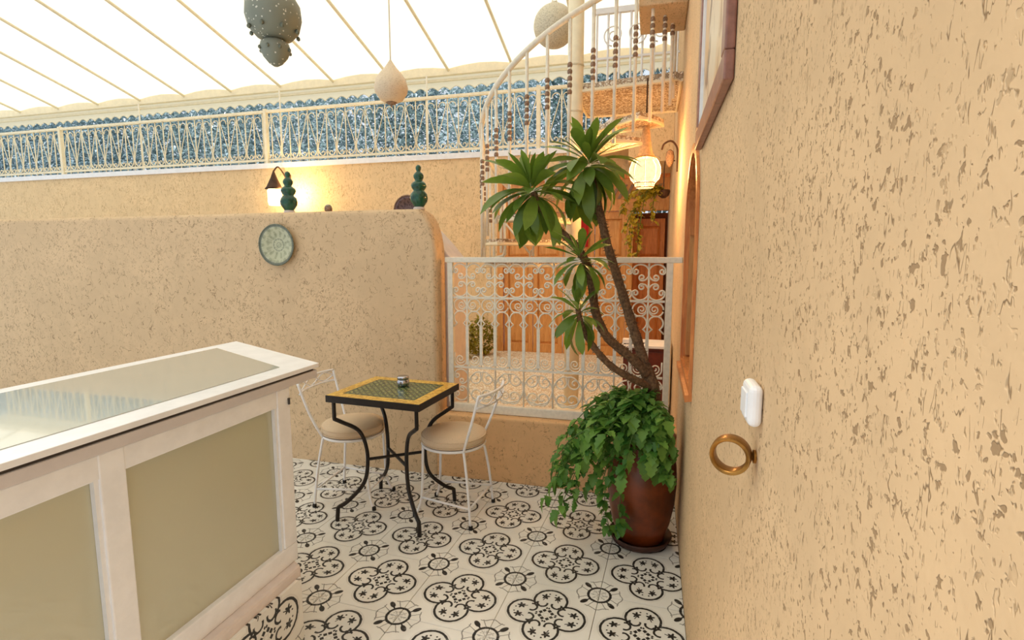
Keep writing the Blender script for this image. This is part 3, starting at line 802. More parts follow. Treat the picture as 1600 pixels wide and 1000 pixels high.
# railing panel at the head of the stair
hp = thing('landing_gate', 'white scrolled gate panel at the head of the spiral stair', 'gate', (-0.2, 5.30, ZT + 0.012))
ho = root_origin(hp); gz0, gz1 = ZT + 0.012, 3.93
part('top_rail', MB().box((-0.60, 5.28, gz1 - 0.05), (WX - 0.004, 5.32, gz1)), 'white', hp)
part('mid_rail', MB().box((-0.60, 5.29, 3.47), (WX - 0.004, 5.31, 3.49)), 'white', hp)
for x in [-0.58 + 0.106 * k for k in range(8)]:
    part('bar', MB().tube([(x, 5.30, gz0), (x, 5.30, gz1 - 0.05)], 0.011, 8), 'white', hp)
for x, f_ in ((-0.42, 1), (-0.21, -1), (0.0, 1)):
    part('scroll', MB().tube([(x + f_ * (p[0]), p[1], p[2]) for p in spiral(0, 3.68, 0.02, 0.10, 0, 620, 36, 5.285)], 0.007, 6), 'white', hp, smooth=True)

# ================================================================== COUNTER
FX = -1.378
cn = thing('display_counter', 'white framed counter with frosted glass panels on a tiled plinth', 'counter', (-1.75, 0.6, 0))
def end_poly(x, yc, back=-0.55, left=-2.15):
    dx = x - left; return [(x, back), (x, yc), (left, yc + dx * 0.497), (left, back)]
part('countertop', MB().prism(end_poly(FX + 0.012, 1.905), 'z', 1.132, 1.150), 'white', cn, bevel=0.002)
part('gap_shade', MB().prism(end_poly(FX + 0.0, 1.88), 'z', 1.122, 1.132), 'gapdark', cn)  # dark strip colours in the shade of the gap under the top
part('apron', MB().prism(end_poly(FX + 0.008, 1.895), 'z', 1.090, 1.122), 'grey_slab', cn, bevel=0.002)
ins = [(FX - 0.085, -0.45), (FX - 0.085, 1.78), (-2.07, 1.78 + 0.607 * 0.497), (-2.07, -0.45)]
part('glass_inset', MB().prism(ins, 'z', 1.1502, 1.1525), 'insetglass', cn)
body = end_poly(FX - 0.03, 1.71)
part('cabinet_body', MB().prism([(p[0] - (0.02 if k < 2 else 0), p[1] - (0.03 if k in (1, 2) else 0)) for k, p in enumerate(body)], 'z', 0.37, 1.089), 'white', cn)
posts = [1.655, 0.98, 0.30, -0.38]
for y in posts:
    part('post', MB().box((FX - 0.05, y, 0.44), (FX, y + 0.072, 1.089)), 'white', cn, bevel=0.004)
part('frame_rail', MB().box((FX - 0.05, posts[-1], 0.362), (FX, 1.727, 0.44)), 'white', cn, bevel=0.004)
part('frame_rail', MB().box((FX - 0.05, posts[-1] + 0.072, 1.02), (FX - 0.002, 1.655, 1.089)), 'white', cn, bevel=0.004)
for k in range(3):
    part('glass_panel', MB().box((FX - 0.03, posts[k + 1] + 0.072, 0.44), (FX - 0.022, posts[k], 1.02)), 'frosted', cn)
    part('bead_trim', MB().box((FX - 0.021, posts[k] - 0.012, 0.44), (FX - 0.006, posts[k], 1.02)), 'white', cn)
part('hinge', MB().tube([(FX + 0.004, 1.715, 1.02), (FX + 0.004, 1.715, 1.045)], 0.005, 6), 'gapdark', cn)
PX = -1.325
pl = part('plinth', MB().prism(end_poly(PX - 0.012, 1.69), 'z', 0.0, 0.362), 'plaster_lilac', cn, bevel=0.012)
po = root_origin(pl)
for k in range(6):
    yb_ = 1.675 - k * 0.42
    if yb_ - 0.42 < -0.56: break
    me = tile_mesh([(-hs, -hs + 0.10), (hs, -hs + 0.10), (hs, hs), (-hs, hs)]).mesh('tile'); me.materials.append(M['tile'])
    o = raw('tile', me, None, pl)
    # local x -> -Y, local y -> down, normal -> +X
    mt = Matrix(((0, 0, 1, PX), (-1, 0, 0, yb_ - 0.21), (0, -1, 0, 0.21), (0, 0, 0, 1)))
    mt.translation = Vector((PX, yb_ - 0.21, 0.212)) - po
    o.matrix_local = mt

# ================================================================== TABLE
tb = thing('mosaic_table', 'black iron cafe table with a green and yellow mosaic top', 'table', (-1.512, 2.853, 0), math.radians(-4))
hx, hy, tz = 0.312, 0.262, 0.79
bx_ = MB()
for a, b in (((-hx, -hy, tz - 0.042), (hx, -hy + 0.016, tz - 0.001)), ((-hx, hy - 0.016, tz - 0.042), (hx, hy, tz - 0.001)),
             ((-hx, -hy + 0.016, tz - 0.042), (-hx + 0.016, hy - 0.016, tz - 0.001)), ((hx - 0.016, -hy + 0.016, tz - 0.042), (hx, hy - 0.016, tz - 0.001))):
    local('frame_bar', MB().box(a, b), 'iron', tb, bevel=0.002)
bw = 0.07
local('underplate', MB().box((-hx + 0.017, -hy + 0.017, tz - 0.035), (hx - 0.017, hy - 0.017, tz - 0.012)), 'iron', tb)
for a, b in (((-hx + .004, -hy + .004), (hx - .004, -hy + bw)), ((-hx + .004, hy - bw), (hx - .004, hy - .004)), ((-hx + .004, -hy + bw), (-hx + bw, hy - bw)), ((hx - bw, -hy + bw), (hx - .004, hy - bw))):
    local('mosaic_border', MB().box((a[0], a[1], tz - 0.011), (b[0], b[1], tz)), 'yellowmosaic', tb)
local('mosaic_panel', MB().box((-hx + bw + .002, -hy + bw + .002, tz - 0.011), (hx - bw - .002, hy - bw - .002, tz - 0.0005)), 'zellige', tb)
for sx in (-1, 1):
    for sy in (-1, 1):
        cx_, cy_ = sx * (hx - 0.035), sy * (hy - 0.03)
        def L(k, z): return (cx_ * k, cy_ * k, z)
        pts = [L(1, tz - 0.042), L(1, 0.645)] + cr([L(1.0, 0.64), L(0.88, 0.615), L(0.64, 0.56), L(0.53, 0.48), L(0.49, 0.36), L(0.56, 0.22), L(0.82, 0.12), L(1.0, 0.085)], 5) + [L(1.02, 0.0)]
        local('leg', MB().tube(pts, 0.0125, 6), 'iron', tb)
for sg in (-1, 1):
    k = 0.49; a = (-(hx - 0.035) * k, -sg * (hy - 0.03) * k, 0.36 + sg * 0.004); b = ((hx - 0.035) * k, sg * (hy - 0.03) * k, 0.36 + sg * 0.004)
    local('cross_stretcher', MB().tube([a, b], 0.010, 6), 'iron', tb)
ac = atZ(630, 603, tz); AX, AY = ac.x, ac.y
an = thing('ashtray', 'small polished silver lidded ashtray standing on the mosaic table', 'ashtray', (AX, AY, tz))
part('bowl', MB().lathe([(0.022, tz + 0.0005), (0.036, tz + 0.006), (0.041, tz + 0.022), (0.038, tz + 0.038), (0.033, tz + 0.044)], (AX, AY, 0), 24), 'silver', an, smooth=True)
part('lid', MB().lathe([(0.031, tz + 0.045), (0.037, tz + 0.048), (0.037, tz + 0.062), (0.030, tz + 0.066), (0.012, tz + 0.068)], (AX, AY, 0), 24), 'silver', an, smooth=True)

# ================================================================== CHAIRS
def make_chair(label):
    c = thing('garden_chair', label, 'chair', (0, 0, 0), 0, 'white iron chairs at the mosaic table')
    R = 0.0085
    zs_ = 0.455
    for sy in (-1, 1):
        lg = local('leg', MB().tube(cr([(-0.19, sy * 0.185, 0.0), (-0.165, sy * 0.168, 0.25), (-0.132, sy * 0.145, zs_)], 4), R, 8), 'whitemetal', c, True)
        local('foot_cap', MB().lathe([(0.013, 0), (0.013, 0.02), (0.009, 0.024)], (-0.19, sy * 0.185, 0), 10), 'rubber', lg)
        local('back_post', MB().tube(cr([(-0.132, sy * 0.145, zs_), (-0.165, sy * 0.172, 0.54), (-0.205, sy * 0.19, 0.65), (-0.255, sy * 0.205, 0.815)], 5), R, 8), 'whitemetal', c, True)
        lg = local('leg', MB().tube(cr([(0.205, sy * 0.145, 0.0), (0.165, sy * 0.125, 0.12), (0.152, sy * 0.12, zs_)], 4), R, 8), 'whitemetal', c, True)
        local('foot_cap', MB().lathe([(0.013, 0), (0.013, 0.02), (0.009, 0.024)], (0.205, sy * 0.145, 0), 10), 'rubber', lg)
        local('stretcher', MB().tube([(-0.178, sy * 0.177, 0.12), (0.166, sy * 0.126, 0.12)], R * 0.85, 8), 'whitemetal', c, True)
    local('stretcher', MB().tube([(-0.178, -0.177, 0.12), (-0.178, 0.177, 0.12)], R * 0.85, 8), 'whitemetal', c, True)
    local('stretcher', MB().tube([(0.166, -0.126, 0.12), (0.166, 0.126, 0.12)], R * 0.85, 8), 'whitemetal', c, True)
    local('seat_ring', MB().tube([(0.194 * math.cos(a), 0.194 * math.sin(a), zs_) for a in [2 * PI * k / 40 for k in range(40)]], R, 8, closed=True), 'whitemetal', c, True)
    local('seat_plate', MB().lathe([(0.19, zs_ - 0.003), (0.19, zs_ + 0.006)], (0, 0, 0), 40), 'whitemetal', c)
    cu = local('cushion', MB().lathe([(0.16, zs_ + 0.007), (0.193, zs_ + 0.014), (0.202, zs_ + 0.034), (0.200, zs_ + 0.056), (0.188, zs_ + 0.070), (0.14, zs_ + 0.084), (0.08, zs_ + 0.090), (0.02, zs_ + 0.091)], (0, 0, 0), 40), 'cushion', c, True)
    local('piping', MB().tube([(0.199 * math.cos(a), 0.199 * math.sin(a), zs_ + 0.058) for a in [2 * PI * k / 40 for k in range(40)]], 0.0035, 6, closed=True), 'cushion', cu, True)
    local('piping', MB().tube([(0.197 * math.cos(a), 0.197 * math.sin(a), zs_ + 0.018) for a in [2 * PI * k / 40 for k in range(40)]], 0.0035, 6, closed=True), 'cushion', cu, True)
    def bow(z, r, off): return cr([(-0.255 + off, -0.205, z), (-0.29 + off, -0.11, z), (-0.30 + off, 0, z), (-0.29 + off, 0.11, z), (-0.255 + off, 0.205, z)], 6)
    local('top_rail', MB().tube(bow(0.815, R, 0), R, 8), 'whitemetal', c, True)
    local('lower_rail', MB().tube(bow(0.745, R, 0.012), R * 0.85, 8), 'whitemetal', c, True)
    for sgn in (-1, 1):
        wv = []
        for k in range(33):
            t = k / 32; y = -0.20 + 0.40 * t; x = -0.25 - 0.044 * (1 - (2 * t - 1) ** 2) ** 0.7
            wv.append((x, y, 0.78 + sgn * 0.028 * math.sin(2 * PI * t * 1.5)))
        local('back_wave', MB().tube(wv, 0.0045, 6), 'whitemetal', c, True)
    return c
ch1 = make_chair('white iron chair with beige cushion, between table and display counter')
ch1.location = (-1.875, 2.95, 0); ch1.rotation_euler.z = math.radians(3)
ch2 = copy_tree(ch1); ch2['label'] = 'white iron chair with beige cushion, between table and scrolled railing'
ch2.location = (-1.165, 2.945, 0); ch2.rotation_euler.z = math.radians(176)

# ================================================================== LEAVES
def leaf_mesh(name, L, Wd, droop, mat, fold=0.25, n=6, peak=0.62, teeth=0.0, stalk=0.0):
    """leaf along +Y, drooping towards -Z"""
    vs_ = []; fs = []; a = 0.0; y = 0.0; z = 0.0
    for i in range(n + 1):
        t = i / n
        if t < peak: wv = Wd * (0.10 + 0.90 * math.sin(PI / 2 * t / peak) ** 1.2)
        else: wv = Wd * max(0.0, math.cos(PI / 2 * (t - peak) / (1 - peak))) ** 0.8
        if teeth and i % 2 == 1 and 0 < i < n: wv *= 1 + teeth
        if t < stalk: wv = Wd * 0.05
        vs_ += [(-wv, y, z + fold * wv), (0, y, z), (wv, y, z + fold * wv)]
        a += droop / n; y += L / n * math.cos(a); z -= L / n * math.sin(a)
    for i in range(n):
        k = 3 * i; fs += [(k, k + 1, k + 4, k + 3), (k + 1, k + 2, k + 5, k + 4)]
    me = MB().add(vs_, fs).mesh(name, True); me.materials.append(M[mat]); return me
def frame_to(d, spin=0.0):
    """matrix taking +Y to d with +Z as near world up as it can be"""
    d = Vector(d).normalized(); u = Vector((0, 0, 1))
    if abs(d.z) > 0.97: u = Vector((math.cos(spin), math.sin(spin), 0)) * (-1 if d.z > 0 else 1)
    x = d.cross(u).normalized(); z = x.cross(d)
    return Matrix((x, d, z)).transposed()

# ================================================================== TERRACOTTA JAR
JX, JY = -0.022, 2.90
jar = thing('terracotta_jar', 'tall brown glazed terracotta jar on a dark saucer by the stucco wall', 'planter', (JX, JY, 0))
part('saucer', MB().lathe([(0.13, 0.0), (0.155, 0.006), (0.175, 0.045), (0.168, 0.048), (0.14, 0.012)], (JX, JY, 0), 32), 'saucer', jar, smooth=True)
part('jar_body', MB().lathe([(0.115, 0.015), (0.13, 0.03), (0.16, 0.13), (0.183, 0.25), (0.19, 0.36), (0.185, 0.46), (0.165, 0.55), (0.155, 0.58), (0.175, 0.60), (0.178, 0.625), (0.165, 0.635), (0.150, 0.62), (0.145, 0.58)], (JX, JY, 0), 36), 'terracotta', jar, smooth=True)
part('soil', MB().lathe([(0.146, 0.575), (0.14, 0.59), (0.02, 0.60)], (JX, JY, 0), 24), 'soil', jar)

# ================================================================== SPINY PALM (MULTI-STEMMED)
pm = thing('spiny_palm', 'multi-stemmed spiny plant with leaf rosettes rising from the terracotta jar', 'plant', (JX + 0.03, JY, 0.58))
def pp(px, py, y): return atY(px, py, y)
trunkp = [Vector((0.02, 2.90, 0.58)), pp(1020, 632, 2.90), pp(1018, 600, 2.90), pp(1006, 570, 2.92)]
brA = [pp(1012, 590, 2.90), pp(1000, 545, 2.93), pp(984, 495, 2.96), pp(967, 440, 2.98), pp(950, 385, 3.0), pp(938, 335, 3.0), pp(928, 290, 3.0), pp(922, 262, 3.0)]
brB = [pp(1012, 585, 2.89), pp(985, 558, 2.86), pp(950, 528, 2.83), pp(932, 492, 2.82), pp(926, 455, 2.82), pp(920, 420, 2.84), pp(903, 388, 2.86), pp(876, 362, 2.87), pp(856, 342, 2.87), pp(840, 318, 2.87), pp(834, 300, 2.87)]
brC = [pp(1016, 605, 2.88), pp(985, 590, 2.80), pp(955, 572, 2.76), pp(930, 545, 2.74), pp(914, 520, 2.74), pp(906, 498, 2.74), pp(903, 482, 2.74)]
brD = [brB[5], pp(912, 405, 2.79), pp(905, 398, 2.76)]
def tap(n, a, b): return [a + (b - a) * i / (n - 1) for i in range(n)]
def stem(name, ctrl, r0, r1, seg=9):
    pts = cr(ctrl, 5); rr = tap(len(pts), r0, r1)
    rr = [r * (1 + 0.07 * math.sin(i * 2.1)) for i, r in enumerate(rr)]
    o = part(name, MB().tube(pts, rr, seg), 'bark', pm, smooth=True)
    th = MB()
    for i in range(len(pts) - 1):
        tdir = (pts[i + 1] - pts[i]); ln = tdir.length; tdir.normalize()
        m_ = max(3, int(ln / 0.0042))
        for q in range(m_):
            a = rnd.uniform(0, 2 * PI); ort = tdir.orthogonal().normalized()
            d = Matrix.Rotation(a, 3, tdir) @ ort
            p = pts[i] + (pts[i + 1] - pts[i]) * rnd.random(); rad = rr[i]
            tipv = p + d * (rad + rnd.uniform(0.007, 0.016)) + tdir * 0.004
            sd = d.cross(tdir); b0 = p + d * rad * 0.92
            th.add([b0 + sd * 0.0035, b0 - sd * 0.0035, b0 + tdir * 0.006, tipv], [(0, 1, 3), (1, 2, 3), (2, 0, 3)])
    tag(part('thorns', th, 'bark', pm), kind='stuff')
    return o
stem('stem', trunkp, 0.042, 0.036, 12)
stem('stem', brA, 0.030, 0.020); stem('stem', brB, 0.026, 0.019); stem('stem', brC, 0.021, 0.014); stem('stem', brD, 0.014, 0.012)
pv = {}
for nm_, dr in (('up', 0.35), ('mid', 0.9), ('down', 1.3)):
    pv[nm_] = [leaf_mesh('leaf', L, Wd, dr + e, 'palmleaf', 0.22, 7, 0.70) for L, Wd, e in ((0.26, 0.030, 0), (0.29, 0.034, 0.25), (0.21, 0.027, -0.1))]
pmo = root_origin(pm)
def rosette(c, axis, n, scale, maxpol):
    axis = Vector(axis).normalized(); ort = axis.orthogonal().normalized()
    for i in range(n):
        t = (i + 0.5) / n
        pa = math.radians(14 + (maxpol - 14) * t ** 1.0) + rnd.uniform(-0.12, 0.12); az = i * 2.39996 + rnd.uniform(-0.25, 0.25)
        d = (Matrix.Rotation(az, 3, axis) @ (Matrix.Rotation(pa, 3, axis.cross(ort)) @ axis))
        base = c - axis * (0.09 * t * scale) + d * 0.012
        key = 'up' if t < 0.35 else ('mid' if t < 0.7 else 'down')
        s = scale * rnd.uniform(0.85, 1.12) * (0.78 + 0.3 * min(1, t * 2.2))
        tipx = base + d * 0.28 * s
        if tipx.x > WX - 0.03: continue
        o = raw('leaf', rnd.choice(pv[key]), None, pm)
        o.matrix_local = Matrix.Translation(base - pmo) @ (frame_to(d, az).to_4x4()) @ Matrix.Rotation(rnd.uniform(-0.5, 0.5), 4, 'Y') @ Matrix.Scale(s, 4)
rosette(pp(920, 246, 3.0), (-0.05, -0.15, 1), 72, 1.02, 142)
rosette(pp(828, 287, 2.87), (-0.3, -0.15, 1), 60, 1.05, 138)
rosette(pp(905, 398, 2.76), (-0.25, -0.15, 1), 32, 0.74, 135)
rosette(pp(903, 482, 2.74), (-0.25, -0.1, 1), 24, 0.66, 130)

# ================================================================== LEAFY BUSH IN THE JAR
bs = thing('leafy_bush', 'dense bright green leafy bush spilling over the terracotta jar', 'plant', (JX, JY, 0.6))
bso = root_origin(bs)
hv = [leaf_mesh('leaf', L, Wd, dr, 'herbleaf', 0.3, 9, 0.34, 0.45, 0.12) for L, Wd, dr in ((0.072, 0.0165, 0.5), (0.056, 0.012, 0.8), (0.088, 0.021, 0.7), (0.046, 0.010, 0.3))]
leaves = []; stems = []
for k in range(78):
    # end points over the outline of the bush: a wide mound leaning to the left and forward
    u_ = rnd.random(); az = rnd.uniform(0, 2 * PI)
    ex = -0.20 + 0.36 * math.cos(az) * math.sqrt(u_); ey = 2.80 + 0.30 * math.sin(az) * math.sqrt(u_)
    rr_ = math.hypot((ex + 0.20) / 0.36, (ey - 2.80) / 0.30)
    ez = 0.83 - 0.42 * rr_ ** 2 + rnd.uniform(-0.16, 0.06)
    if ex < -0.25 and rnd.random() < 0.6: ez -= rnd.uniform(0.05, 0.32)
    if ex > -0.16 and ey < 2.80: ez = max(ez, 0.47 + 0.12 * rnd.random())
    if k >= 64: ex = rnd.uniform(-0.02, 0.13); ey = rnd.uniform(2.66, 2.82); ez = rnd.uniform(0.52, 0.8)
    ex = min(ex, 0.13)
    ez = max(ez, 0.10)
    st0 = Vector((JX + rnd.uniform(-0.09, 0.05), JY + rnd.uniform(-0.09, 0.07), 0.60))
    mid_ = (st0 + Vector((ex, ey, ez))) / 2 + Vector((0, 0, 0.12 + 0.10 * rnd.random())); mid_.z = max(mid_.z, 0.72)
    pts = cr([st0, mid_, Vector((ex, ey, ez))], 7); stems.append(pts)
    for i in range(3, len(pts)):
        for q in range(3 if i > 4 else 2):
            d = (pts[i] - pts[i - 1]).normalized() * 0.5 + Vector((rnd.uniform(-1, 1), rnd.uniform(-1, 0.8), rnd.uniform(-0.5, 0.5)))
            p = pts[i - 1] + (pts[i] - pts[i - 1]) * rnd.random()
            leaves.append((p, d, rnd.randrange(4), rnd.uniform(0.7, 1.25)))
    leaves.append((pts[-1], pts[-1] - pts[-2], 2, 1.2))
# a few trails hanging in front of the jar
for px, py, ln in ((905, 740, 0.16), (940, 760, 0.14), (968, 800, 0.08), (880, 700, 0.16), (945, 770, 0.2), (1040, 735, 0.03)):
    a = atY(px, py, 2.66 + rnd.uniform(-0.02, 0.05)); t0 = Vector((JX - 0.08, JY - 0.1, 0.62))
    pts = cr([t0, (t0 + a) / 2 + Vector((0, -0.04, 0.1)), a, a - Vector((rnd.uniform(-.03, .03), 0, ln))], 5)
    pts = [Vector((p.x, p.y, max(p.z, 0.03))) for p in pts]; stems.append(pts)
    for i in range(4, len(pts)):
        for q in range(3):
            leaves.append((pts[i], Vector((rnd.uniform(-1, 1), rnd.uniform(-1, 0.3), rnd.uniform(-1, 0.2))), rnd.randrange(4), rnd.uniform(0.6, 1.0)))
ok = []
for (p, d, k, s) in leaves:
    d = d.normalized(); tip = p + d * 0.10 * s
    if max(p.x, tip.x) > WX - 0.02 or tip.z < 0.02 or p.z < 0.02 or max(p.y, tip.y) > WY - 0.01: continue
    rj = math.hypot((p.x + tip.x) / 2 - JX, (p.y + tip.y) / 2 - JY)
    if rj < 0.20 and tip.z < 0.60: continue
    ok.append((p, d, k, s))
ok.sort(key=lambda e: -e[3] / (e[0] - Vector((0, 0, H))).length)
for (p, d, k, s) in ok[:295]:
    o = raw('leaf', hv[k], None, bs); o.matrix_local = Matrix.Translation(p - bso) @ frame_to(d).to_4x4() @ Matrix.Scale(s, 4)
rest = MB()
for (p, d, k, s) in ok[295:]:
    mt = Matrix.Translation(p) @ frame_to(d).to_4x4() @ Matrix.Scale(s, 4); me = hv[k]
    rest.add([mt @ v.co for v in me.vertices], [tuple(f.vertices) for f in me.polygons])
tag(part('foliage', rest, 'herbleaf', bs, smooth=True), kind='stuff')
smb = MB()
for pts in stems: smb.tube(pts, tap(len(pts), 0.004, 0.0018), 5)
tag(part('stems', smb, 'stem', bs, smooth=True), kind='stuff')

# ================================================================== LANTERN, BRACKET, VINE
LC = atY(1008, 262, 4.30)
ln = thing('glass_lantern', 'lit white ribbed hanging lantern with a long neck under the stair landing', 'lantern', (LC.x, LC.y, LC.z - 0.2))
zc = LC.z
prof = [(0.062, zc - 0.155), (0.066, zc - 0.15), (0.075, zc - 0.12), (0.105, zc - 0.09), (0.118, zc - 0.045), (0.116, zc), (0.098, zc + 0.045), (0.075, zc + 0.075)]
part('glass_shade', MB().lathe(prof, (LC.x, LC.y, 0), 24), 'lanternglass', ln, smooth=True)
part('neck', MB().lathe([(0.076, zc + 0.075), (0.055, zc + 0.11), (0.042, zc + 0.17), (0.032, zc + 0.25), (0.022, zc + 0.32), (0.012, zc + 0.335)], (LC.x, LC.y, 0), 20), 'neck', ln, smooth=True)
for z, r in ((zc - 0.15, 0.068), (zc - 0.118, 0.079), (zc + 0.072, 0.080)):
    part('hoop', MB().tube([(LC.x + r * math.cos(a), LC.y + r * math.sin(a), z) for a in [2 * PI * k / 24 for k in range(24)]], 0.004, 6, closed=True), 'brass', ln)
for k in range(8):
    a = 2 * PI * k / 8
    part('rib', MB().tube([(LC.x + (r + 0.002) * math.cos(a), LC.y + (r + 0.002) * math.sin(a), z) for r, z in prof], 0.0022, 5), 'cream', ln)
part('chain', MB().tube([(LC.x, LC.y, zc + 0.33), (LC.x, LC.y, ZT - 0.066)], 0.006, 6), 'bracket', ln)
def lamp(name, loc, e, col, r):
    l = bpy.data.lights.new(name, 'POINT'); l.energy = e; l.color = col; l.shadow_soft_size = r
    o = link(bpy.data.objects.new(name, l)); o.location = loc; return o
lamp('lantern_bulb', (LC.x, LC.y, zc - 0.03), 85, (1.0, 0.52, 0.18), 0.05)

br = thing('wall_bracket', 'curved rusty iron bracket with an oval ornament on the stucco wall', 'bracket', (WX, 4.9, 2.5))
by = 4.9; bz = atY(1040, 232, by).z
part('arm', MB().tube(cr([(WX - 0.004, by, bz - 0.12), (WX - 0.012, by, bz), (WX - 0.06, by, bz + 0.06), (WX - 0.12, by, bz + 0.04), (WX - 0.14, by, bz - 0.01)], 6), 0.008, 6), 'bracket', br)
part('wall_plate', MB().box((WX - 0.012, by - 0.02, bz - 0.20), (WX - 0.001, by + 0.02, bz - 0.02)), 'bracket', br)
part('ornament', MB().lathe([(0.006, bz - 0.16), (0.03, bz - 0.13), (0.04, bz - 0.08), (0.03, bz - 0.03), (0.006, bz - 0.01)], (WX - 0.07, by, 0), 14), 'bead', br, smooth=True)

vy = 5.6
vn = thing('trailing_vine', 'yellow-green vine trailing from a small hanging basket below the lantern', 'plant', (atY(1030, 300, vy).x, vy, 2.25))
vno = root_origin(vn); vl = [leaf_mesh('leaf', 0.06, 0.02, 0.5, 'vineleaf', 0.2, 4, 0.4), leaf_mesh('leaf', 0.045, 0.018, 0.8, 'vineleaf', 0.2, 4, 0.45)]
bk = atY(1037, 300, vy)
part('basket', MB().lathe([(0.02, bk.z - 0.06), (0.05, bk.z - 0.04), (0.065, bk.z), (0.06, bk.z + 0.02)], (bk.x, vy, 0), 14), 'bracket', vn)
part('hook', MB().tube(cr([(WX - 0.002, vy, bk.z + 0.30), (bk.x + 0.03, vy, bk.z + 0.33), (bk.x, vy, bk.z + 0.26), (bk.x, vy, bk.z + 0.02)], 5), 0.006, 6), 'bracket', vn)
vmb = MB()
for (mx, my, ex_, ey_) in ((1000, 300, 985, 395), (1005, 305, 975, 360), (1012, 295, 995, 400), (990, 300, 972, 330), (1025, 300, 1022, 345), (1000, 310, 1000, 385), (995, 320, 982, 380)):
    a = atY(mx, my, vy - 0.05); b = atY(ex_, ey_, vy - 0.1)
    pts = cr([bk, (bk + a) / 2 + Vector((0, 0, 0.05)), a, (a + b) / 2 + Vector((-0.02, 0, 0)), b], 6)
    vmb.tube(pts, 0.004, 5)
    for i in range(2, len(pts)):
        for q in range(3):
            d = Vector((rnd.uniform(-1, 1), rnd.uniform(-1, 0.5), rnd.uniform(-1, 0.4)))
            if (pts[i] + d.normalized() * 0.08).x > WX - 0.02: continue
            o = raw('leaf', rnd.choice(vl), None, vn); o.matrix_local = Matrix.Translation(pts[i] - vno) @ frame_to(d).to_4x4() @ Matrix.Scale(rnd.uniform(0.8, 1.3), 4)
tag(part('stems', vmb, 'stem', vn), kind='stuff')

# ================================================================== ORNAMENTS ON AND ABOVE THE HALF WALL
def finial(px, label):
    b = atY(px, 330, 3.53)
    f_ = thing('ceramic_finial', label, 'finial', (b.x, 3.53, 1.937), 0, 'green gourd finials on the half wall'); z = 1.937
    part('foot', MB().lathe([(0.042, z), (0.042, z + 0.012), (0.034, z + 0.02)], (b.x, 3.53, 0), 24), 'plaster_lilac', f_)
    prof = [(0.034, 0.02), (0.040, 0.03), (0.060, 0.06), (0.064, 0.085), (0.058, 0.112), (0.040, 0.132), (0.038, 0.137), (0.050, 0.152), (0.056, 0.168), (0.050, 0.186), (0.036, 0.198), (0.026, 0.204), (0.028, 0.212),
            (0.036, 0.226), (0.037, 0.240), (0.030, 0.255), (0.016, 0.266), (0.014, 0.272), (0.019, 0.284), (0.020, 0.298), (0.014, 0.310), (0.004, 0.316)]
    part('body', MB().lathe([(r, z + h) for r, h in prof], (b.x, 3.53, 0), 28), 'greenglaze', f_, smooth=True)
finial(452, 'green glazed gourd finial beside the lit sconce')
finial(655, 'green glazed gourd finial in front of the plum patterned plate')
def plate(name, c, R, mat, label, tilt):
    p = thing(name, label, 'plate', c)
    o = raw('dish', MB().lathe([(R * 0.35, 0.0), (R * 0.55, -0.004), (R * 0.8, -0.022), (R, -0.036), (R * 0.99, -0.042), (R * 0.78, -0.030), (R * 0.5, -0.012), (R * 0.02, -0.008)], (0, 0, 0), 40, 'y').mesh('dish', True), mat, p)
    o.rotation_euler = (tilt, 0, 0)
    r_ = raw('rim', MB().tube([(R * math.cos(a), -0.039, R * math.sin(a)) for a in [2 * PI * k / 40 for k in range(40)]], 0.006, 6, closed=True).mesh('rim', True), M['darkglass'] if mat == 'plate' else M['bead'], p)
    r_.rotation_euler = (tilt, 0, 0)
    return p
plate('wall_plate', (-2.757, WY - 0.001, 1.69), 0.152, 'plate', 'round celadon green ceramic plate hanging on the half wall', 0.0)
plate('standing_plate', (atY(636, 315, 3.70).x, 3.73, 1.955), 0.105, 'plate2', 'plum patterned plate propped behind a green finial', -0.08)
cpx = atY(513, 327, 3.52)
cp = thing('small_pot', 'tiny speckled brown pot alone on the half wall', 'pot', (cpx.x, 3.52, 1.937))
part('bowl', MB().lathe([(0.015, 1.937), (0.027, 1.945), (0.03, 1.962), (0.024, 1.98)], (cpx.x, 3.52, 0), 16), 'bead', cp, smooth=True)
part('lid', MB().lathe([(0.024, 1.98), (0.018, 1.99), (0.006, 1.994)], (cpx.x, 3.52, 0), 16), 'plate', cp, smooth=True)

# ---- sconce on the back wall
sq_ = atY(429, 300, 6.82)
sc = thing('wall_sconce', 'lit glass wall sconce with a pointed tin cap on the back wall', 'lamp', (sq_.x, 6.82, sq_.z - 0.2))
sx_, sy_, sz_ = sq_.x, 6.82, sq_.z
part('shade', MB().lathe([(0.085, sz_ - 0.2), (0.10, sz_ - 0.15), (0.10, sz_ + 0.02), (0.09, sz_ + 0.04)], (sx_, sy_, 0), 16), 'sconceglow', sc, smooth=True)
part('cap', MB().lathe([(0.135, sz_ + 0.041), (0.11, sz_ + 0.07), (0.05, sz_ + 0.2), (0.02, sz_ + 0.28), (0.006, sz_ + 0.32)], (sx_, sy_, 0), 16), 'bracket', sc, smooth=True)
part('arm', MB().tube(cr([(sx_, sy_, sz_ + 0.30), (sx_, sy_ + 0.12, sz_ + 0.38), (sx_, WB - 0.012, sz_ + 0.20)], 6), 0.012, 6), 'bracket', sc)
part('wall_plate', MB().box((sx_ - 0.05, WB - 0.02, sz_ + 0.08), (sx_ + 0.05, WB - 0.001, sz_ + 0.3)), 'bracket', sc)
lamp('sconce_bulb', (sx_ + 0.20, sy_ + 0.05, sz_ - 0.02), 30, (1.0, 0.66, 0.28), 0.06)

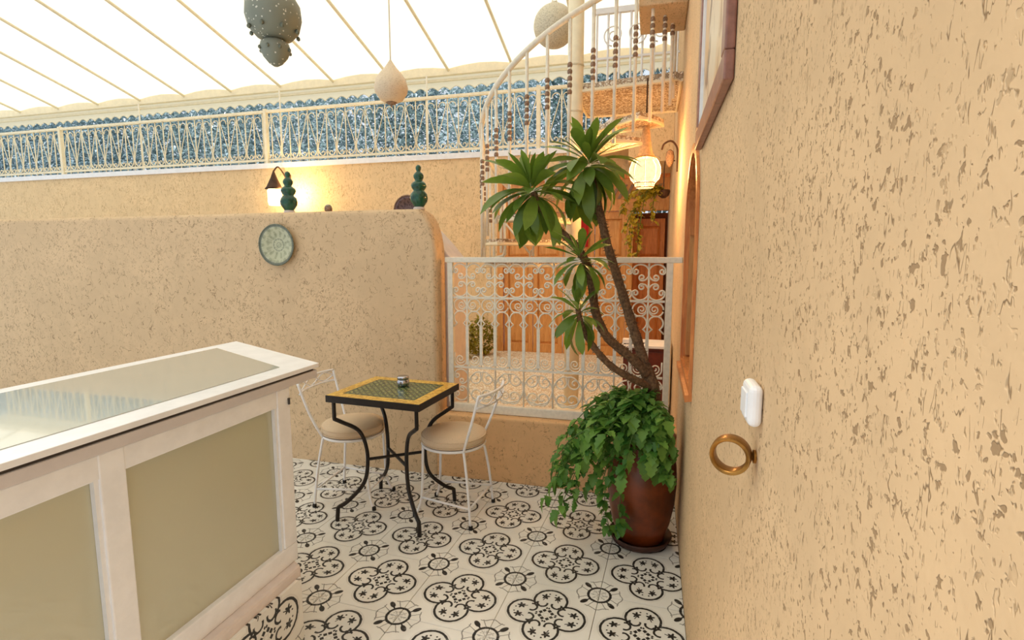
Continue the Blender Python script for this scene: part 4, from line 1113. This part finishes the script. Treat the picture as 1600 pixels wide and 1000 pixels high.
# ================================================================== PENDANT LAMPS
def pend(px, py, y): return atY(px, py, y)
pc = pend(611, 135, 4.0)
t1 = thing('teardrop_pendant', 'beige pierced tin teardrop pendant lamp hanging from the awning', 'pendant lamp', (pc.x, pc.y, pc.z - 0.15))
part('shade', MB().lathe([(0.05, pc.z - 0.125), (0.09, pc.z - 0.105), (0.128, pc.z - 0.05), (0.135, pc.z - 0.01), (0.12, pc.z + 0.05), (0.085, pc.z + 0.10), (0.045, pc.z + 0.145), (0.018, pc.z + 0.185), (0.006, pc.z + 0.205)], (pc.x, pc.y, 0), 28), 'teardrop', t1, smooth=True)
part('finial', MB().lathe([(0.045, pc.z - 0.126), (0.03, pc.z - 0.138), (0.008, pc.z - 0.145), (0.006, pc.z - 0.16)], (pc.x, pc.y, 0), 16), 'bead', t1, smooth=True)
part('cord', MB().tube([(pc.x, pc.y, pc.z + 0.2), (pc.x, pc.y, zA(pc.y) + 0.02)], 0.006, 6), 'rib', t1)
pc = pend(866, 41, 5.4)
t2 = thing('ball_pendant', 'round grey-beige pierced ball lamp hanging behind the spiral handrail', 'pendant lamp', (pc.x, pc.y, pc.z - 0.2))
RB = 0.205
part('shade', MB().lathe([(RB * math.sin(PI * (k + 0.3) / 16.6), pc.z - RB * math.cos(PI * (k + 0.3) / 16.6)) for k in range(17)], (pc.x, pc.y, 0), 32), 'balltin', t2, smooth=True)
part('cap', MB().lathe([(0.04, pc.z + RB - 0.006), (0.03, pc.z + RB + 0.02), (0.008, pc.z + RB + 0.03)], (pc.x, pc.y, 0), 14), 'balltin', t2)
for s in (-1, 1):
    part('cord', MB().tube([(pc.x + s * 0.025, pc.y, pc.z + RB + 0.01), (pc.x, pc.y, pc.z + RB + 0.16)], 0.004, 5), 'rib', t2)
part('cord', MB().tube([(pc.x, pc.y, pc.z + RB + 0.15), (pc.x, pc.y, zA(pc.y) + 0.03)], 0.005, 5), 'rib', t2)
pc = pend(428, 40, 2.5)
t3 = thing('gourd_pendant', 'dark green-grey pierced metal gourd lantern hanging above the counter', 'pendant lamp', (pc.x, pc.y, pc.z - 0.2))
part('upper_bulb', MB().lathe([(0.05, pc.z - 0.075), (0.09, pc.z - 0.06), (0.125, pc.z - 0.02), (0.140, pc.z + 0.04), (0.135, pc.z + 0.10), (0.10, pc.z + 0.16), (0.05, pc.z + 0.20), (0.02, pc.z + 0.26)], (pc.x, pc.y, 0), 28), 'darktin', t3, smooth=True)
part('lower_bulb', MB().lathe([(0.012, pc.z - 0.205), (0.035, pc.z - 0.19), (0.06, pc.z - 0.16), (0.078, pc.z - 0.12), (0.07, pc.z - 0.09), (0.05, pc.z - 0.076)], (pc.x, pc.y, 0), 24), 'darktin', t3, smooth=True)
for k in range(8):
    a = 2 * PI * k / 8 + 0.2
    part('stud', MB().lathe([(0.002, -0.012), (0.010, -0.006), (0.010, 0.004), (0.004, 0.012)], (pc.x + 0.125 * math.cos(a), pc.y + 0.125 * math.sin(a), pc.z - 0.035), 8), 'darkglass', t3, smooth=True)
    part('stud', MB().lathe([(0.002, -0.010), (0.008, -0.005), (0.008, 0.004), (0.003, 0.010)], (pc.x + 0.078 * math.cos(a), pc.y + 0.078 * math.sin(a), pc.z - 0.125), 8), 'darkglass', t3, smooth=True)
part('chain', MB().tube([(pc.x, pc.y, pc.z + 0.25), (pc.x, pc.y, zA(pc.y) + 0.02)], 0.006, 6), 'bracket', t3)

# ================================================================== ON THE RIGHT WALL
pf = thing('framed_picture', 'framed faded print in a rosy brown moulded frame on the stucco wall', 'picture', (WX, 1.95, 2.05))
ya_, yb_, za_, zb_ = 1.49, 2.42, 2.05, 3.05; fw_ = 0.075
xf_ = WX - 0.028
for nm, a, b in (('frame_rail', (ya_, za_), (yb_, za_ + fw_)), ('frame_rail', (ya_, zb_ - fw_), (yb_, zb_)), ('frame_rail', (ya_, za_ + fw_), (ya_ + fw_, zb_ - fw_)), ('frame_rail', (yb_ - fw_, za_ + fw_), (yb_, zb_ - fw_))):
    part(nm, MB().box((xf_, a[0], a[1]), (WX - 0.001, b[0], b[1])), 'framewood', pf, bevel=0.006, seg=3)
for a, b in (((ya_ + fw_, za_ + fw_), (yb_ - fw_, za_ + fw_ + 0.012)), ((ya_ + fw_, za_ + fw_ + 0.012), (ya_ + fw_ + 0.012, zb_ - fw_)), ((yb_ - fw_ - 0.03, za_ + fw_ + 0.012), (yb_ - fw_, zb_ - fw_))):
    part('inner_edge', MB().box((xf_ + 0.006, a[0], a[1]), (WX - 0.004, b[0], b[1])), 'white' if a[0] > 2 else 'framewood', pf)  # far strip painted white as the thin highlight on the frame's inner edge
part('print', MB().box((WX - 0.012, ya_ + fw_, za_ + fw_), (WX - 0.004, yb_ - fw_, zb_ - fw_)), 'print', pf)
rY = 0.968; rc = Vector((0.1455, rY, atY(1152, 711, rY).z))
rg = thing('brass_ring', 'thick aged brass ring fixed to the stucco wall', 'ring', (rc.x, rY, rc.z))
bd = part('band', MB().lathe([(0.0335, -0.014), (0.0345, -0.010), (0.0345, 0.010), (0.0335, 0.014), (0.0275, 0.014), (0.0265, 0.010), (0.0265, -0.010), (0.0275, -0.014), (0.0335, -0.014)], (0, 0, 0), 48, 'y', caps=False).xf(Matrix.Translation(rc) @ Matrix.Rotation(math.radians(-17), 4, 'Z')), 'brass', rg, smooth=True)
part('mount', MB().lathe([(0.012, 0), (0.012, -0.004), (0.005, -0.006), (0.005, -0.012)], (WX - 0.0005, rY, rc.z), 16, 'x'), 'brass', rg)
sw = thing('wall_socket', 'white rounded plastic fitting on the stucco wall above the brass ring', 'fitting', (WX, 1.0, atY(1178, 620, 1.0).z))
zsw = atY(1178, 620, 1.0).z
part('housing', MB().box((WX - 0.024, 0.925, zsw - 0.036), (WX - 0.001, 1.0, zsw + 0.036)), 'whitemetal', sw, bevel=0.011, seg=4)
part('cover', MB().box((WX - 0.027, 0.938, zsw - 0.022), (WX - 0.0235, 0.987, zsw + 0.022)), 'white', sw, bevel=0.002)

# ================================================================== BEHIND THE RAILING
rcx = atY(912, 350, WB - 0.02)
rcl = thing('red_cloth', 'narrow red cloth hanging on the honey wood doors', 'cloth', (rcx.x, WB - 0.01, 1.8))
vs_ = []; nn = 9
za_, zb_ = atY(908, 386, WB).z, 2.26
for k in range(nn):
    x = rcx.x - 0.065 + 0.13 * k / (nn - 1); y = WB - 0.022 + 0.010 * math.sin(k * 1.9)
    vs_ += [(x, y, za_), (x, y, zb_), (x, y + 0.006, za_), (x, y + 0.006, zb_)]
part('drape', MB().add(vs_, [f for k in range(nn - 1) for f in ((4 * k, 4 * k + 4, 4 * k + 5, 4 * k + 1), (4 * k + 2, 4 * k + 3, 4 * k + 7, 4 * k + 6))]), 'redcloth', rcl, smooth=True)
part('rod', MB().tube([(rcx.x - 0.08, WB - 0.02, zb_), (rcx.x + 0.08, WB - 0.02, zb_)], 0.006, 6), 'brass', rcl)

cs_ = thing('console_cabinet', 'dark red wooden console with a white top behind the railing', 'cabinet', (-0.06, 4.75, ZP))
cx0, cx1, cy0, cy1 = -0.235, WX - 0.02, 4.5, 4.85
part('carcass', MB().box((cx0 + 0.015, cy0 + 0.015, ZP + 0.06), (cx1 - 0.01, cy1, 0.83)), 'redwood', cs_, bevel=0.004)
part('top', MB().box((cx0, cy0 - 0.01, 0.831), (cx1, cy1, 0.855)), 'white', cs_, bevel=0.004)
for k in range(2):
    a = cx0 + 0.03 + k * 0.188
    d_ = part('door', MB().box((a, cy0, ZP + 0.09), (a + 0.18, cy0 + 0.014, 0.80)), 'redwood', cs_, bevel=0.005)
    part('knob', MB().lathe([(0.004, 0), (0.006, -0.01), (0.012, -0.018), (0.006, -0.026)], (a + (0.16 if k == 0 else 0.02), cy0, 0.56), 12, 'y'), 'brass', d_)
for a in (cx0 + 0.03, cx1 - 0.05):
    for b in (cy0 + 0.03, cy1 - 0.05): part('leg', MB().box((a, b, ZP), (a + 0.03, b + 0.03, ZP + 0.06)), 'redwood', cs_)
bxx = thing('white_box', 'small white box with dark feet on the red console', 'box', (-0.19, 4.56, 0.855))
part('body', MB().box((-0.228, 4.52, 0.863), (-0.15, 4.60, 0.90)), 'white', bxx, bevel=0.004)
for x in (-0.215, -0.175): part('foot', MB().box((x, 4.525, 0.855), (x + 0.012, 4.54, 0.863)), 'rubber', bxx)

# low shrubs against the foot of the back wall
def shrub(name, label, c, rx, rz, n, mat, leafset, stemmat, group=None, cat='plant', trunk=None, lobes=1, boxy=False):
    t = thing(name, label, cat, c, 0, group); mb = MB(); co = Vector(c)
    cl = [(Vector((0, 0, 0)), 1.0)] + [(Vector((rnd.uniform(-.6, .6) * rx, rnd.uniform(-.4, .4) * rx, rnd.uniform(-.5, .5) * rz)), rnd.uniform(0.45, 0.7)) for _ in range(lobes - 1)]
    for i in range(n):
        o_, s = rnd.choice(cl)
        while True:
            d = Vector((rnd.uniform(-1, 1), rnd.uniform(-1, 1), rnd.uniform(-1, 1)))
            if 0.05 < d.length <= 1: break
        d = d.normalized() * d.length ** 0.5
        if boxy: d = Vector((rnd.uniform(-1, 1), rnd.uniform(-1, 1), rnd.uniform(-1, 1))); d.z *= 1 - 0.08 * abs(d.x) ** 3; o_ = Vector(); s = 1.0
        p = co + Vector((o_.x + d.x * rx * s, o_.y + d.y * rx * 0.8 * s, rz + o_.z + d.z * rz * s)) + (Vector((0, 0, trunk)) if trunk else Vector())
        L, Wd = leafset; L *= rnd.uniform(0.6, 1.3); Wd *= rnd.uniform(0.6, 1.3)
        q = Vector((rnd.uniform(-1, 1), rnd.uniform(-1, 1), rnd.uniform(-0.9, 0.5))).normalized(); m3 = frame_to(q)
        pts = [(0, 0, 0), (-Wd, L * 0.45, Wd * 0.3), (0, L, -L * 0.15), (Wd, L * 0.45, Wd * 0.3)]
        mb.add([p + m3 @ Vector(a) for a in pts], [(0, 3, 2, 1)])
    tag(part('foliage', mb, mat, t), kind='stuff')
    top = co + Vector((0, 0, rz + (trunk or 0)))
    part('trunk', MB().tube(cr([co, (co + top) / 2 + Vector((rx * 0.06, 0, 0)), top], 4), tap(9, rx * 0.07 + 0.006, 0.006), 7), stemmat, t)
    return t
for px, py, lb in ((722, 560, 'low yellow-green shrub behind the railing post near the half wall'), (762, 548, 'low yellow-green shrub at the foot of the door casing')):
    c = atZ(px, py, ZP); c.y = min(c.y, 6.8)
    shrub('low_shrub', lb, (c.x, c.y, ZP), 0.2, 0.26, 420, 'vineleaf', (0.07, 0.022), 'stem', 'shrubs by the back wall')

# ================================================================== TREES BEYOND THE TERRACE
tl = 'dense blue-green leafy tree growing beyond the terrace railing'
base_z = 1.2
for k in range(10):
    x = 1.0 - k * 2.52; y = 13.2 + rnd.uniform(-0.2, 0.2)
    shrub('garden_tree', tl, (x, y, base_z), 1.15, 2.5 + rnd.uniform(-0.1, 0.15), 12500, 'treeleaf', (0.13, 0.04), 'trunk', 'trees beyond the terrace', 'tree', 0.3, 1, True)
struct('ground', MB().box((-24, 11.6, base_z - 0.2), (4, 20, base_z)), 'soil', 'planted ground beyond the terrace')
